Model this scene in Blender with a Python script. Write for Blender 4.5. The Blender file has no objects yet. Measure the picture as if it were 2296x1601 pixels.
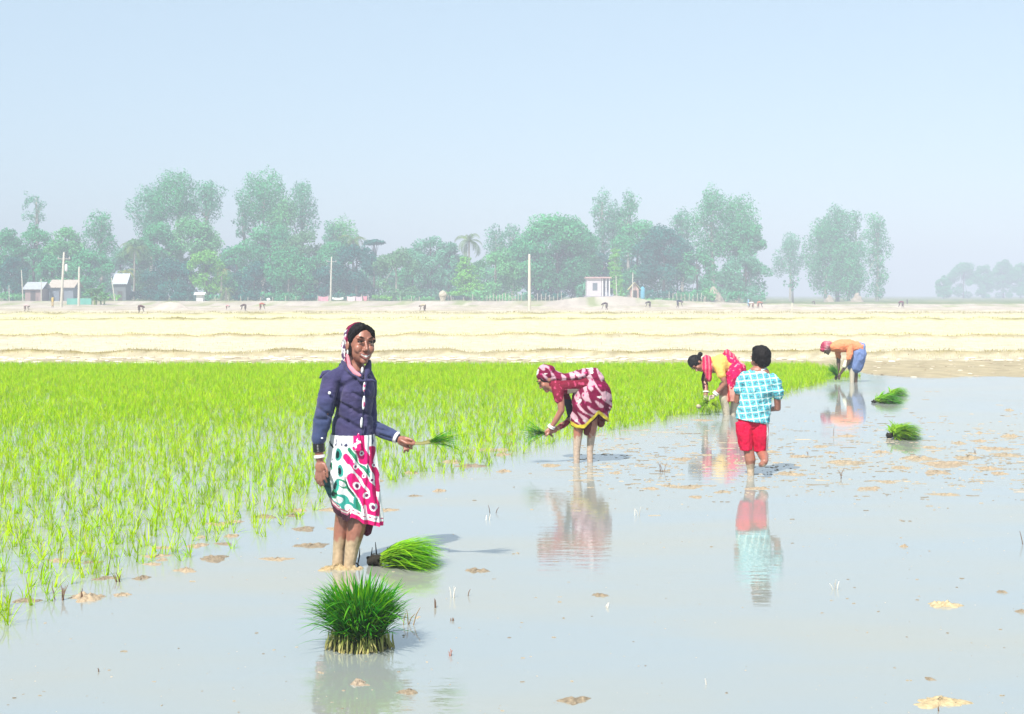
import bpy, math, random
import numpy as np
from mathutils import Vector, Matrix, noise
random.seed(7); rng = np.random.default_rng(7)
R = math.radians
SC = bpy.context.scene
COL = SC.collection

# ------------------------------------------------------------------ camera, light, exposure
H = 1.65          # eye height above the water
FPX = 3000.0      # focal length in pixels of a 2296 px wide frame
cam_d = bpy.data.cameras.new('camera'); cam = bpy.data.objects.new('camera', cam_d); COL.objects.link(cam)
cam_d.sensor_width = 36; cam_d.lens = FPX / 2296 * 36
cam_d.shift_y = -(800.5 - 660) / 2296
cam_d.clip_end = 6000; cam_d.clip_start = 0.05
cam.location = (0, 0, H); cam.rotation_euler = (R(90), 0, 0)
SC.camera = cam

SUN_EL, SUN_AZ = 52, 206      # azimuth clockwise from +Y
world = bpy.data.worlds.new('World'); SC.world = world; world.use_nodes = True
wn = world.node_tree.nodes; wl = world.node_tree.links
for n in list(wn): wn.remove(n)
sky = wn.new('ShaderNodeTexSky'); sky.sky_type = 'NISHITA'; sky.sun_disc = False
sky.sun_elevation = R(SUN_EL); sky.sun_rotation = R(SUN_AZ)
sky.altitude = 20; sky.air_density = 0.9; sky.dust_density = 0.4; sky.ozone_density = 1.0
bg = wn.new('ShaderNodeBackground'); bg.inputs[1].default_value = 0.125
wo = wn.new('ShaderNodeOutputWorld')
tint = wn.new('ShaderNodeMix'); tint.data_type = 'RGBA'; tint.blend_type = 'MULTIPLY'; tint.inputs[0].default_value = 1
tint.inputs[7].default_value = (1.03, 1.0, 0.93, 1)
veil = wn.new('ShaderNodeMix'); veil.data_type = 'RGBA'; veil.inputs[0].default_value = 0.68      # winter haze evens out the sky
veil.inputs[7].default_value = (3.36, 4.28, 5.0, 1)
wl.new(sky.outputs[0], tint.inputs[6]); wl.new(tint.outputs[2], veil.inputs[6]); wl.new(veil.outputs[2], bg.inputs[0]); wl.new(bg.outputs[0], wo.inputs[0])

sun_d = bpy.data.lights.new('sun', 'SUN'); sun = bpy.data.objects.new('sun', sun_d); COL.objects.link(sun)
sun_d.energy = 4.6; sun_d.angle = R(0.53); sun_d.color = (1.0, 0.96, 0.90)
sdir = Vector((math.cos(R(SUN_EL)) * math.sin(R(SUN_AZ)), math.cos(R(SUN_EL)) * math.cos(R(SUN_AZ)), math.sin(R(SUN_EL))))
sun.rotation_euler = sdir.to_track_quat('Z', 'Y').to_euler(); sun.location = (0, -20, 30)

SC.view_settings.view_transform = 'Standard'; SC.view_settings.look = 'None'
SC.view_settings.exposure = 0.72; SC.view_settings.gamma = 1
SC.render.engine = 'CYCLES'
SC.cycles.max_bounces = 6; SC.cycles.diffuse_bounces = 3; SC.cycles.glossy_bounces = 3; SC.cycles.transmission_bounces = 3
SC.cycles.volume_bounces = 0; SC.cycles.use_denoising = True
SC.cycles.caustics_reflective = False; SC.cycles.caustics_refractive = False

def gx(px, d): return (px - 1148) / FPX * d
def gz(py, d): return H - (py - 660) / FPX * d
def gd(py, z=0.0): return (H - z) * FPX / (py - 660)

# ------------------------------------------------------------------ object helpers
def tag(o, label=None, cat=None, group=None, kind=None):
    if label: o['label'] = label
    if cat: o['category'] = cat
    if group: o['group'] = group
    if kind: o['kind'] = kind
    return o
def empty(name, loc, label=None, cat=None, group=None, rz=0):
    o = bpy.data.objects.new(name, None); COL.objects.link(o); o.location = loc; o.rotation_euler = (0, 0, rz)
    o.empty_display_size = 0.1
    return tag(o, label, cat, group)
def link(name, me, mat=None, parent=None, loc=None):
    o = bpy.data.objects.new(name, me); COL.objects.link(o)
    if mat is not None and not me.materials: me.materials.append(mat)
    if parent is not None: o.parent = parent
    if loc is not None: o.location = loc
    return o
def copy_tree(o, parent=None):
    c = o.copy(); COL.objects.link(c); c.parent = parent
    for ch in o.children: copy_tree(ch, c)
    return c
def mesh_np(name, v, faces, col=None, smooth=False):
    """v (N,3); faces = list of int arrays (M,k)"""
    me = bpy.data.meshes.new(name); v = np.asarray(v, dtype=np.float32)
    if not isinstance(faces, (list, tuple)): faces = [faces]
    faces = [np.asarray(f, dtype=np.int32) for f in faces if len(f)]
    me.vertices.add(len(v)); me.vertices.foreach_set('co', v.ravel())
    idx = np.concatenate([f.ravel() for f in faces]); tot = np.concatenate([np.full(len(f), f.shape[1], np.int32) for f in faces])
    start = np.concatenate([[0], np.cumsum(tot)[:-1]]).astype(np.int32)
    me.loops.add(len(idx)); me.loops.foreach_set('vertex_index', idx)
    me.polygons.add(len(tot)); me.polygons.foreach_set('loop_start', start); me.polygons.foreach_set('loop_total', tot)
    me.polygons.foreach_set('use_smooth', np.full(len(tot), smooth))
    me.update(calc_edges=True)
    if col is not None: set_col(me, col)
    return me
def set_col(me, col):
    col = np.asarray(col, dtype=np.float32)
    if col.shape[1] == 3: col = np.concatenate([col, np.ones((len(col), 1), np.float32)], 1)
    a = me.color_attributes.new('col', 'FLOAT_COLOR', 'POINT'); a.data.foreach_set('color', col.ravel())
def vnoise(P, s=1.0, o=(0, 0, 0)):
    return np.array([noise.noise((p[0] * s + o[0], p[1] * s + o[1], p[2] * s + o[2])) for p in P])

class MB:
    """collects closed or open pieces into one mesh"""
    def __init__(s): s.v = []; s.f4 = []; s.f3 = []; s.c = []; s.n = 0
    def add(s, v, f4=None, f3=None, col=None):
        v = np.asarray(v, dtype=float).reshape(-1, 3)
        s.v.append(v)
        if f4 is not None and len(f4): s.f4.append(np.asarray(f4, int) + s.n)
        if f3 is not None and len(f3): s.f3.append(np.asarray(f3, int) + s.n)
        s.c.append(np.tile(col if col is not None else (1, 1, 1), (len(v), 1)) if col is None or np.ndim(col) == 1 else np.asarray(col))
        s.n += len(v); return s
    def box(s, x0, x1, y0, y1, z0, z1, col=None):
        v = [(x, y, z) for x in (x0, x1) for y in (y0, y1) for z in (z0, z1)]
        return s.add(v, [(0, 1, 3, 2), (4, 6, 7, 5), (0, 4, 5, 1), (2, 3, 7, 6), (0, 2, 6, 4), (1, 5, 7, 3)], col=col)
    def sweep(s, pts, rad, n=12, col=None, up=(0.0, -1.0, 0.0), caps=True):
        """tapered tube through pts; rad = list of r or (ra, rb): ra across, rb along 'up'; rounded ends"""
        pts = [Vector(p) for p in pts]; rad = [(r, r) if np.isscalar(r) else r for r in rad]
        up = Vector(up); P = []; Q = []
        m = len(pts)
        T = [((pts[min(i + 1, m - 1)] - pts[max(i - 1, 0)]).normalized()) for i in range(m)]
        if caps:
            for a in (80, 55, 28):
                k = R(a); e = (rad[0][0] + rad[0][1]) / 2
                P.append((pts[0] - T[0] * e * math.sin(k), T[0], rad[0][0] * math.cos(k), rad[0][1] * math.cos(k)))
        for i in range(m): P.append((pts[i], T[i], rad[i][0], rad[i][1]))
        if caps:
            for a in (28, 55, 80):
                k = R(a); e = (rad[-1][0] + rad[-1][1]) / 2
                P.append((pts[-1] + T[-1] * e * math.sin(k), T[-1], rad[-1][0] * math.cos(k), rad[-1][1] * math.cos(k)))
        v = []
        for p, t, ra, rb in P:
            u = up - t * up.dot(t)
            if u.length < 1e-3: u = Vector((1, 0, 0)) - t * t.x
            u.normalize(); w = t.cross(u).normalized()
            for k in range(n):
                a = 2 * math.pi * k / n
                v.append(p + w * (ra * math.cos(a)) + u * (rb * math.sin(a)))
        f4 = [(i * n + k, i * n + (k + 1) % n, (i + 1) * n + (k + 1) % n, (i + 1) * n + k) for i in range(len(P) - 1) for k in range(n)]
        b = len(v); v += [P[0][0], P[-1][0]]
        f3 = [(b, (k + 1) % n, k) for k in range(n)] + [(b + 1, (len(P) - 1) * n + k, (len(P) - 1) * n + (k + 1) % n) for k in range(n)]
        return s.add([tuple(x) for x in v], f4, f3, col)
    def ell(s, c, r, rot=None, nu=16, nv=10, col=None):
        v = []; M = Matrix(rot) if rot is not None else Matrix.Identity(3)
        for j in range(1, nv):
            ph = math.pi * j / nv
            for i in range(nu):
                a = 2 * math.pi * i / nu
                v.append(Vector(c) + M @ Vector((r[0] * math.sin(ph) * math.cos(a), r[1] * math.sin(ph) * math.sin(a), r[2] * math.cos(ph))))
        f4 = [(j * nu + i, (j + 1) * nu + i, (j + 1) * nu + (i + 1) % nu, j * nu + (i + 1) % nu) for j in range(nv - 2) for i in range(nu)]
        b = len(v); v += [Vector(c) + M @ Vector((0, 0, r[2])), Vector(c) + M @ Vector((0, 0, -r[2]))]
        f3 = [(b, i, (i + 1) % nu) for i in range(nu)] + [(b + 1, (nv - 2) * nu + (i + 1) % nu, (nv - 2) * nu + i) for i in range(nu)]
        return s.add([tuple(x) for x in v], f4, f3, col)
    def mesh(s, name, smooth=True, col=True):
        fs = []
        if s.f4: fs.append(np.concatenate(s.f4))
        if s.f3: fs.append(np.concatenate(s.f3))
        return mesh_np(name, np.concatenate(s.v), fs, np.concatenate(s.c) if col else None, smooth)

def remesh(mb, name, voxel, smooth_it=3, smooth_f=0.5):
    """one continuous skin round the pieces of mb -> (mesh, verts, normals)"""
    me = mb.mesh(name, col=False); o = bpy.data.objects.new(name, me); COL.objects.link(o)
    m = o.modifiers.new('r', 'REMESH'); m.mode = 'VOXEL'; m.voxel_size = voxel; m.use_smooth_shade = True
    if smooth_it:
        m = o.modifiers.new('s', 'SMOOTH'); m.factor = smooth_f; m.iterations = smooth_it
    dg = bpy.context.evaluated_depsgraph_get(); dg.update()
    out = bpy.data.meshes.new_from_object(o.evaluated_get(dg)); out.name = name
    bpy.data.objects.remove(o); bpy.data.meshes.remove(me)
    n = len(out.vertices); v = np.empty(n * 3, np.float32); out.vertices.foreach_get('co', v)
    nn = np.empty(n * 3, np.float32); out.vertex_normals.foreach_get('vector', nn)
    return out, v.reshape(-1, 3).astype(float), nn.reshape(-1, 3).astype(float)
def put_verts(me, v): me.vertices.foreach_set('co', np.asarray(v, np.float32).ravel()); me.update()

# ------------------------------------------------------------------ materials
def mat_new(name):
    m = bpy.data.materials.new(name); m.use_nodes = True; nt = m.node_tree
    for n in list(nt.nodes): nt.nodes.remove(n)
    out = nt.nodes.new('ShaderNodeOutputMaterial'); p = nt.nodes.new('ShaderNodeBsdfPrincipled')
    nt.links.new(p.outputs[0], out.inputs[0]); return m, nt, p, out
def mat(name, color=None, rough=0.8, spec=0.3, attr=False, var=0.0, vscale=8.0, bump=0.0, bscale=60.0, translucent=0.0, sheen=0.0, vtint=None):
    m, nt, p, out = mat_new(name); N = nt.nodes; L = nt.links
    p.inputs['Roughness'].default_value = rough; p.inputs['Specular IOR Level'].default_value = spec
    if sheen: p.inputs['Sheen Weight'].default_value = sheen
    if attr:
        a = N.new('ShaderNodeAttribute'); a.attribute_name = 'col'; c = a.outputs['Color']
    else:
        a = N.new('ShaderNodeRGB'); a.outputs[0].default_value = (*color, 1); c = a.outputs[0]
    tc = N.new('ShaderNodeTexCoord')
    if var:
        nz = N.new('ShaderNodeTexNoise'); nz.inputs['Scale'].default_value = vscale; nz.inputs['Detail'].default_value = 5
        L.new(tc.outputs['Object'], nz.inputs['Vector'])
        mr = N.new('ShaderNodeMapRange'); mr.inputs[1].default_value = 0.3; mr.inputs[2].default_value = 0.7
        mr.inputs[3].default_value = 1 - var; mr.inputs[4].default_value = 1 + var
        L.new(nz.outputs[0], mr.inputs[0])
        mx = N.new('ShaderNodeVectorMath'); mx.operation = 'MULTIPLY'; L.new(c, mx.inputs[0])
        L.new(mr.outputs[0], mx.inputs[1]); c = mx.outputs[0]
    L.new(c, p.inputs['Base Color'])
    if bump:
        nb = N.new('ShaderNodeTexNoise'); nb.inputs['Scale'].default_value = bscale; nb.inputs['Detail'].default_value = 6
        L.new(tc.outputs['Object'], nb.inputs['Vector'])
        bp = N.new('ShaderNodeBump'); bp.inputs['Strength'].default_value = bump; bp.inputs['Distance'].default_value = 0.01
        L.new(nb.outputs[0], bp.inputs['Height']); L.new(bp.outputs[0], p.inputs['Normal'])
    if translucent:
        tr = N.new('ShaderNodeBsdfTranslucent'); L.new(c, tr.inputs[0]); mxs = N.new('ShaderNodeMixShader'); mxs.inputs[0].default_value = translucent
        L.new(p.outputs[0], mxs.inputs[1]); L.new(tr.outputs[0], mxs.inputs[2]); L.new(mxs.outputs[0], out.inputs[0])
    return m
M = {}
M['rice'] = mat('rice_leaf', attr=True, rough=0.8, spec=0.02, translucent=0.45)
M['leaf'] = mat('tree_leaf', attr=True, rough=0.7, spec=0.2, translucent=0.25)
M['bark'] = mat('bark', attr=True, rough=0.9, var=0.25, vscale=3, bump=0.4, bscale=12)
M['straw'] = mat('straw', attr=True, rough=0.9, spec=0.1, translucent=0.15)
M['mud'] = mat('wet_mud', color=(0.40, 0.33, 0.23), rough=0.45, spec=0.5, var=0.35, vscale=25, bump=0.9, bscale=70)
M['earth'] = mat('dry_earth', color=(0.52, 0.42, 0.33), rough=0.95, spec=0.1, var=0.15, vscale=1.5, bump=0.5, bscale=6)
M['plain'] = mat('painted', attr=True, rough=0.7, spec=0.3, var=0.12, vscale=3)
M['skin'] = mat('skin', attr=True, rough=0.38, spec=0.55, var=0.12, vscale=40, bump=0.14, bscale=120)
M['cloth'] = mat('cloth', attr=True, rough=0.85, spec=0.15, var=0.10, vscale=30, bump=0.25, bscale=90)
M['jacket'] = mat('jacket_cloth', attr=True, rough=0.8, spec=0.25, var=0.22, vscale=9, bump=0.35, bscale=110, sheen=0.15)
M['hair'] = mat('hair', attr=True, rough=0.5, spec=0.12, bump=0.4, bscale=180)
M['gloss'] = mat('bangle_plastic', attr=True, rough=0.25, spec=0.5)

# ------------------------------------------------------------------ ground
def smst(a, b, t): t = np.clip((t - a) / (b - a), 0, 1); return t * t * (3 - 2 * t)
def fbm(x, y, s):
    return (np.sin(x * s * 1.0 + 1.3 * np.sin(y * s * 0.7 + 1)) + 0.5 * np.sin(x * s * 2.3 + 2 + 1.7 * np.sin(y * s * 1.9)) + 0.27 * np.sin(x * s * 5.1 + y * s * 3.3)) / 1.77
def shore(x): return 31.3 - 5.3 * smst(5.6, 8.2, x) + 0.25 * fbm(x, 0 * x, 1.1)
BUNDS = [(34.8, 0.35, 0.20, 0.25), (47.3, 0.7, 0.20, 0.45), (77, 0.5, 0.22, 0.6), (99, 0.9, 0.24, 0.9), (108, 1.2, 0.10, 0.8), (116, 1.0, 0.14, 1.0), (128, 1.5, 0.10, 1.2)]
def bund_y(k, x): return BUNDS[k][0] + BUNDS[k][1] * fbm(x * 1.0, 0 * x + k * 7.7, 0.22 if k < 2 else 0.08)
MOUNDS = []   # (x, y, half width, height)
def mound(px0, px1, ybase, ytop, flat=1.0):
    d = gd(ybase, 0.12); MOUNDS.append((gx((px0 + px1) / 2, d), d, gx(px1, d) - gx((px0 + px1) / 2, d), (ybase - ytop) / FPX * d))
mound(960, 1050, 696, 668); mound(548, 606, 690, 668); mound(285, 322, 692, 678); mound(340, 425, 693, 676); mound(100, 155, 692, 678)
mound(1290, 1500, 688, 663); mound(1380, 1760, 685, 676); mound(1560, 1660, 683, 668); mound(1870, 1950, 676, 664)
MOUNDS += [(gx(1342, 206), 209, 9, 1.15), (gx(1440, 210), 211, 11, 0.7)]
def height(x, y):
    z = -0.13 + 0.02 * fbm(x, y, 1.7)
    s = y - shore(x)
    z = z + (0.17 + 0.02 * fbm(x, y, 3.1)) * smst(-1.0, 1.6, s)
    z = z + 0.05 * smst(35, 37, y) + 0.03 * smst(48, 50, y)
    for k, (y0, a, h, w) in enumerate(BUNDS):
        e = (y - bund_y(k, x)) / w
        z = z + h * np.exp(-e * e) * (0.8 + 0.25 * fbm(x, y, 1.9))
    z = z + 0.45 * smst(186, 206, y) * smst(40, 27, x)      # village bank
    z = z + 0.05 * smst(118, 135, y) * fbm(x, y, 0.35)
    z = z + 0.25 * smst(50, 58, np.abs(x)) * smst(36, 28, y) + 0.3 * smst(-14, -18, y)
    for mx, my, mw, mh in MOUNDS:
        q = np.clip(1 - ((x - mx) / mw) ** 2 - ((y - my) / (mw * 0.6)) ** 2, 0, 1)
        z = z + mh * q * (1 + 0.12 * fbm(x, y, 2.0))
    return z
ys = [-60, -40, -25, -18, -14, -8, 0, 5, 10, 15, 20, 23, 24]
y = 24.4
while y < 330: ys.append(y); y += max(0.12, y * y / 2206 * 0.42) * (1.0 if y < 140 else 2.0)
ys += [360, 400, 450, 520, 620, 750, 900, 1100]
ys = np.array(ys); U = np.linspace(-1, 1, 561)
W_ = 40 + 0.75 * np.abs(ys)
GX = U[None, :] * W_[:, None]; GY = np.repeat(ys[:, None], len(U), 1)
GZ = height(GX, GY)
def ground_col(x, y):
    c = np.empty(x.shape + (3,)); n1 = fbm(x, y, 1.3); n2 = fbm(x * 1.7, y * 0.8, 0.4); n3 = rng.uniform(-1, 1, x.shape)
    def lay(mask, col): c[...] = c * (1 - mask[..., None]) + np.array(col) * mask[..., None]
    c[...] = (0.30, 0.25, 0.17)
    lay(smst(0.4, 1.2, y - shore(x)), (0.36, 0.30, 0.19))
    lay(smst(32.2, 33.2, y + 0.4 * n1) * np.clip(0.75 + 0.4 * n3, 0, 1), (0.52, 0.46, 0.33))
    lay(smst(35.2, 35.8, y), (0.54, 0.48, 0.34))
    lay(smst(47.4, 48.2, y + 0 * n1), (0.64, 0.59, 0.33))
    lay(smst(100, 104, y), (0.54, 0.47, 0.32))
    lay(smst(122, 130, y), (0.50, 0.42, 0.34))
    lay(smst(205, 225, y) , (0.16, 0.20, 0.06))
    for k, (y0, a, h, w) in enumerate(BUNDS):
        e = (y - bund_y(k, x) - 0.15 * w) / (w * 0.95)
        lay(np.clip(np.exp(-e * e) * (0.75 + 0.6 * n1 * (k > 1) + 0.3 * n3), 0, 1) * (0.95 if k < 4 else 0.6), (0.21, 0.16, 0.03) if k != 1 else (0.27, 0.20, 0.06))
    # green weedy strips on the bank before the trees
    g = smst(0.15, 0.6, n2) * smst(150, 175, y) * (1 - smst(215, 230, y)); lay(g * 0.75, (0.26, 0.32, 0.08)); g = smst(0.1, 0.5, fbm(x * .6 + 9, y * .5, 0.9) + .4 * n3) * smst(110, 122, y) * (1 - smst(205, 215, y)); lay(g * .55, (0.62, 0.54, 0.44)); g = smst(0.25, 0.6, fbm(x * .35 - 5, y * .8, 0.8) + .3 * n3) * smst(118, 126, y); lay(g * .5, (0.34, 0.30, 0.16))
    c *= (1 + 0.10 * n3)[..., None]
    return np.clip(c, 0.01, 0.9)
GC = ground_col(GX, GY)
nr, nc = GX.shape
ii = (np.arange(nr - 1)[:, None] * nc + np.arange(nc - 1)[None, :]).ravel()
gf = np.stack([ii, ii + 1, ii + nc + 1, ii + nc], 1)
gme = mesh_np('ground', np.stack([GX, GY, GZ], -1).reshape(-1, 3), gf, GC.reshape(-1, 3), True)
gm = mat('field_ground', attr=True, rough=0.95, spec=0.1, var=0.16, vscale=2.2, bump=0.6, bscale=9)
# ground needs its noise in metres: two octaves of clods and stubble
tag(link('ground', gme, gm), kind='structure')

# ------------------------------------------------------------------ water
def water_mat():
    m, nt, p, out = mat_new('paddy_water'); N = nt.nodes; L = nt.links
    tc = N.new('ShaderNodeTexCoord')
    # turbid body: silt colour varies in long patches where the mud bed lies near the surface
    mp = N.new('ShaderNodeMapping'); mp.inputs['Scale'].default_value = (0.35, 0.8, 1); L.new(tc.outputs['Object'], mp.inputs[0])
    n1 = N.new('ShaderNodeTexNoise'); n1.inputs['Scale'].default_value = 1.1; n1.inputs['Detail'].default_value = 7; L.new(mp.outputs[0], n1.inputs['Vector'])
    rp = N.new('ShaderNodeValToRGB'); L.new(n1.outputs[0], rp.inputs[0])
    rp.color_ramp.elements[0].position = 0.40; rp.color_ramp.elements[0].color = (0.285, 0.315, 0.300, 1)
    rp.color_ramp.elements[1].position = 0.68; rp.color_ramp.elements[1].color = (0.325, 0.315, 0.245, 1)
    L.new(rp.outputs[0], p.inputs['Base Color'])
    p.inputs['Roughness'].default_value = 1.0; p.inputs['Specular IOR Level'].default_value = 0
    gl = N.new('ShaderNodeBsdfGlossy'); gl.inputs['Roughness'].default_value = 0.02; gl.inputs['Color'].default_value = (1, 1, 1, 1)
    fr = N.new('ShaderNodeFresnel'); fr.inputs['IOR'].default_value = 4.2
    mx = N.new('ShaderNodeMixShader'); L.new(fr.outputs[0], mx.inputs[0]); L.new(p.outputs[0], mx.inputs[1]); L.new(gl.outputs[0], mx.inputs[2])
    L.new(mx.outputs[0], out.inputs[0])
    # ripples
    n2 = N.new('ShaderNodeTexNoise'); n2.inputs['Scale'].default_value = 9; n2.inputs['Detail'].default_value = 3; mp2 = N.new('ShaderNodeMapping'); mp2.inputs['Scale'].default_value = (0.45, 1.5, 1); L.new(tc.outputs['Object'], mp2.inputs[0]); L.new(mp2.outputs[0], n2.inputs['Vector'])
    n3 = N.new('ShaderNodeTexNoise'); n3.inputs['Scale'].default_value = 0.35; L.new(tc.outputs['Object'], n3.inputs['Vector'])
    mr = N.new('ShaderNodeMapRange'); mr.inputs[1].default_value = 0.42; mr.inputs[2].default_value = 0.65; mr.inputs[3].default_value = 0.15; mr.inputs[4].default_value = 1.0
    L.new(n3.outputs[0], mr.inputs[0])
    mu = N.new('ShaderNodeMath'); mu.operation = 'MULTIPLY'; L.new(n2.outputs[0], mu.inputs[0]); L.new(mr.outputs[0], mu.inputs[1])
    bp = N.new('ShaderNodeBump'); bp.inputs['Strength'].default_value = 0.55; bp.inputs['Distance'].default_value = 0.006
    L.new(mu.outputs[0], bp.inputs['Height']); L.new(bp.outputs[0], gl.inputs['Normal'])
    return m
wme = mesh_np('water', [(-58, -16, 0), (58, -16, 0), (58, 33.5, 0), (-58, 33.5, 0)], np.array([[0, 1, 2, 3]]))
tag(link('water', wme, water_mat()), kind='structure')

# ------------------------------------------------------------------ blades (rice, straw, grass)
def blades(base, az, lean, curve, length, width, segs=3, c0=(0.3, 0.5, 0.05), c1=(0.2, 0.42, 0.03), cv=0.15, twist=0.5):
    """vectorised curved tapered strips -> verts, quads, cols"""
    n = len(base); base = np.asarray(base, float)
    t = np.linspace(0, 1, segs + 1)
    th = lean[:, None] + curve[:, None] * t[None, :] ** 1.3
    st = length[:, None] / segs
    hx = np.concatenate([np.zeros((n, 1)), np.cumsum(np.sin(th[:, :-1] + th[:, 1:]) * 0 + np.sin((th[:, :-1] + th[:, 1:]) / 2) * st, 1)], 1)
    hz = np.concatenate([np.zeros((n, 1)), np.cumsum(np.cos((th[:, :-1] + th[:, 1:]) / 2) * st, 1)], 1)
    dx, dy = np.cos(az), np.sin(az)
    cx = base[:, 0:1] + hx * dx[:, None]; cy = base[:, 1:2] + hx * dy[:, None]; cz = base[:, 2:3] + hz
    wa = az + math.pi / 2 + rng.uniform(-twist, twist, n)
    w = width[:, None] * np.array([0.75, 1.0] + [1 - 0.8 * ((k - 1) / max(1, segs - 1)) ** 2 for k in range(2, segs + 1)])[None, :segs + 1] / 2
    w[:, -1] *= 0.35
    L_ = np.stack([cx - w * np.cos(wa)[:, None], cy - w * np.sin(wa)[:, None], cz], -1)
    R_ = np.stack([cx + w * np.cos(wa)[:, None], cy + w * np.sin(wa)[:, None], cz], -1)
    v = np.stack([L_, R_], 2).reshape(-1, 3)
    b = (np.arange(n)[:, None] * (segs + 1) + np.arange(segs)[None, :]).ravel() * 2
    f = np.stack([b, b + 1, b + 3, b + 2], 1)
    k = (1 + rng.uniform(-cv, cv, (n, 1, 1)))
    c0 = np.asarray(c0); c1 = np.asarray(c1)
    if c0.ndim == 1: c0 = np.tile(c0, (n, 1))
    if c1.ndim == 1: c1 = np.tile(c1, (n, 1))
    c = (c0[:, None, :] * (1 - t[None, :, None]) + c1[:, None, :] * t[None, :, None]) * k
    c = np.repeat(c[:, :, None, :], 2, 2).reshape(-1, 3)
    return v, f, np.clip(c, 0, 1)
def U_(a, b, n): return rng.uniform(a, b, n)

# rice field: near edge from the photo's boundary
EDGE = [(-30, 1420), (0, 1345), (160, 1330), (330, 1290), (430, 1262), (560, 1215), (690, 1160), (740, 1120), (860, 1085), (980, 1060), (1110, 1045), (1200, 1012), (1290, 978), (1400, 962), (1520, 935), (1600, 925), (1690, 900), (1790, 872), (1880, 850), (1935, 846)]
ED = sorted([(gx(px, gd(py)), gd(py)) for px, py in EDGE]); EDX = np.array([e[0] for e in ED]); EDY = np.array([e[1] for e in ED])
def edge_y(x):
    r = np.interp(x, EDX, EDY)
    r = np.where(x < EDX[0], EDY[0] - (EDX[0] - x) * 0.35, r)
    return np.where(x > EDX[-1], 60, r)
def tuft_mesh(n_tufts, xy, scale=None, nb=7, segs=3, name='t'):
    n = len(xy); nbv = rng.integers(nb - 2, nb + 3, n); idx = np.repeat(np.arange(n), nbv); m = len(idx)
    sc = np.ones(n) if scale is None else scale
    base = np.zeros((m, 3)); base[:, :2] = xy[idx] + U_(-0.012, 0.012, (m, 2)); base[:, 2] = -0.02
    taz = U_(0, 6.28, n); tl = U_(0, 0.55, n)
    az = taz[idx] + rng.normal(0, 1.2, m); lean = np.abs(tl[idx] + rng.normal(0, 0.35, m)); curve = U_(0.0, 1.3, m)
    ln = U_(0.07, 0.17, m) * sc[idx]; wd = U_(0.0035, 0.0078, m)
    hue = rng.uniform(0, 1, n)[idx][:, None]
    c1 = np.array((0.17, 0.52, 0.0)) * (1 - hue) + np.array((0.56, 0.74, 0.0)) * hue
    dry = (rng.uniform(0, 1, (m, 1)) < .09); c1 = np.where(dry, (0.55, 0.44, 0.12), c1)
    c0 = np.array((0.50, 0.72, 0.01)) * np.ones((m, 1))
    return blades(base, az, lean, curve, ln, wd, segs, c0, c1, 0.22)
# candidate tufts on rough rows
area_x = (-20, 9)
pts = []
for y in np.arange(6.2, 31.0, 0.10):
    x = np.arange(-0.44 * y - 3, min(9, 0.3 * y + 3), 0.105)
    p = np.stack([x + U_(-0.06, 0.06, len(x)), np.full(len(x), y) + U_(-0.06, 0.06, len(x))], 1); pts.append(p)
P = np.concatenate(pts)
s = P[:, 1] - edge_y(P[:, 0])
dens = np.clip(0.62 + 0.38 * smst(0.0, 2.5, s) + 0.35 * fbm(P[:, 0], P[:, 1], 0.9) * (1 - smst(6, 12, s)), 0.08, 1)
dens = np.where(P[:, 1] > 13, np.maximum(dens, 0.80 + 0.35 * fbm(P[:, 0], P[:, 1], 0.6)), dens)
keep = (s > -0.05 + 0.25 * fbm(P[:, 0], P[:, 1], 2.1)) & (rng.uniform(0, 1, len(P)) < dens) & (P[:, 1] < 31.0)
P = P[keep]
pt = fbm(P[:, 0] * .8 + 2, P[:, 1] * .55, 1.0) + .5 * fbm(P[:, 0], P[:, 1], 2.7)
P = P[~((pt > .05) & (P[:, 1] > 9.0) & (P[:, 1] < 19) & (rng.uniform(0, 1, len(P)) < .36))]
Pf = np.stack([U_(-18, 8, 26000), 31.0 - 14 * U_(0, 1, 26000) ** 1.4], 1); Pf = Pf[(Pf[:, 1] > 23) | (fbm(Pf[:, 0], Pf[:, 1], .7) > -.1)]
Pf = Pf[(Pf[:, 1] - edge_y(Pf[:, 0]) > .25) & (np.abs(Pf[:, 0] + 4) < 14)]; P = np.concatenate([P, Pf])
inview = (np.abs(P[:, 0]) < P[:, 1] * 0.375)
near = np.argsort(np.where(inview, P[:, 1] + 0 * P[:, 0], 999))[:290]
mask = np.ones(len(P), bool); mask[near] = False
rest = P[mask]
v, f, c = tuft_mesh(0, rest, U_(0.8, 1.25, len(rest)), nb=8)
tag(link('rice_field', mesh_np('rice_field', v, f, c), M['rice']), kind='stuff')
protos = []
for k in range(14):
    v, f, c = tuft_mesh(0, np.zeros((1, 2)), np.array([U_(0.85, 1.3, 1)[0]]), nb=8, segs=5)
    protos.append(mesh_np('rice_seedling', v, f, c))
for q, i in enumerate(near):
    o = link('rice_seedling', protos[q % 14], M['rice'], loc=(P[i, 0], P[i, 1], 0)); o.rotation_euler = (0, 0, rng.uniform(0, 6.28))
    tag(o, 'bright green rice seedling tuft set in shallow water along the near edge of the field', 'rice plant', 'rice seedlings at the near edge of the field')

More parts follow.
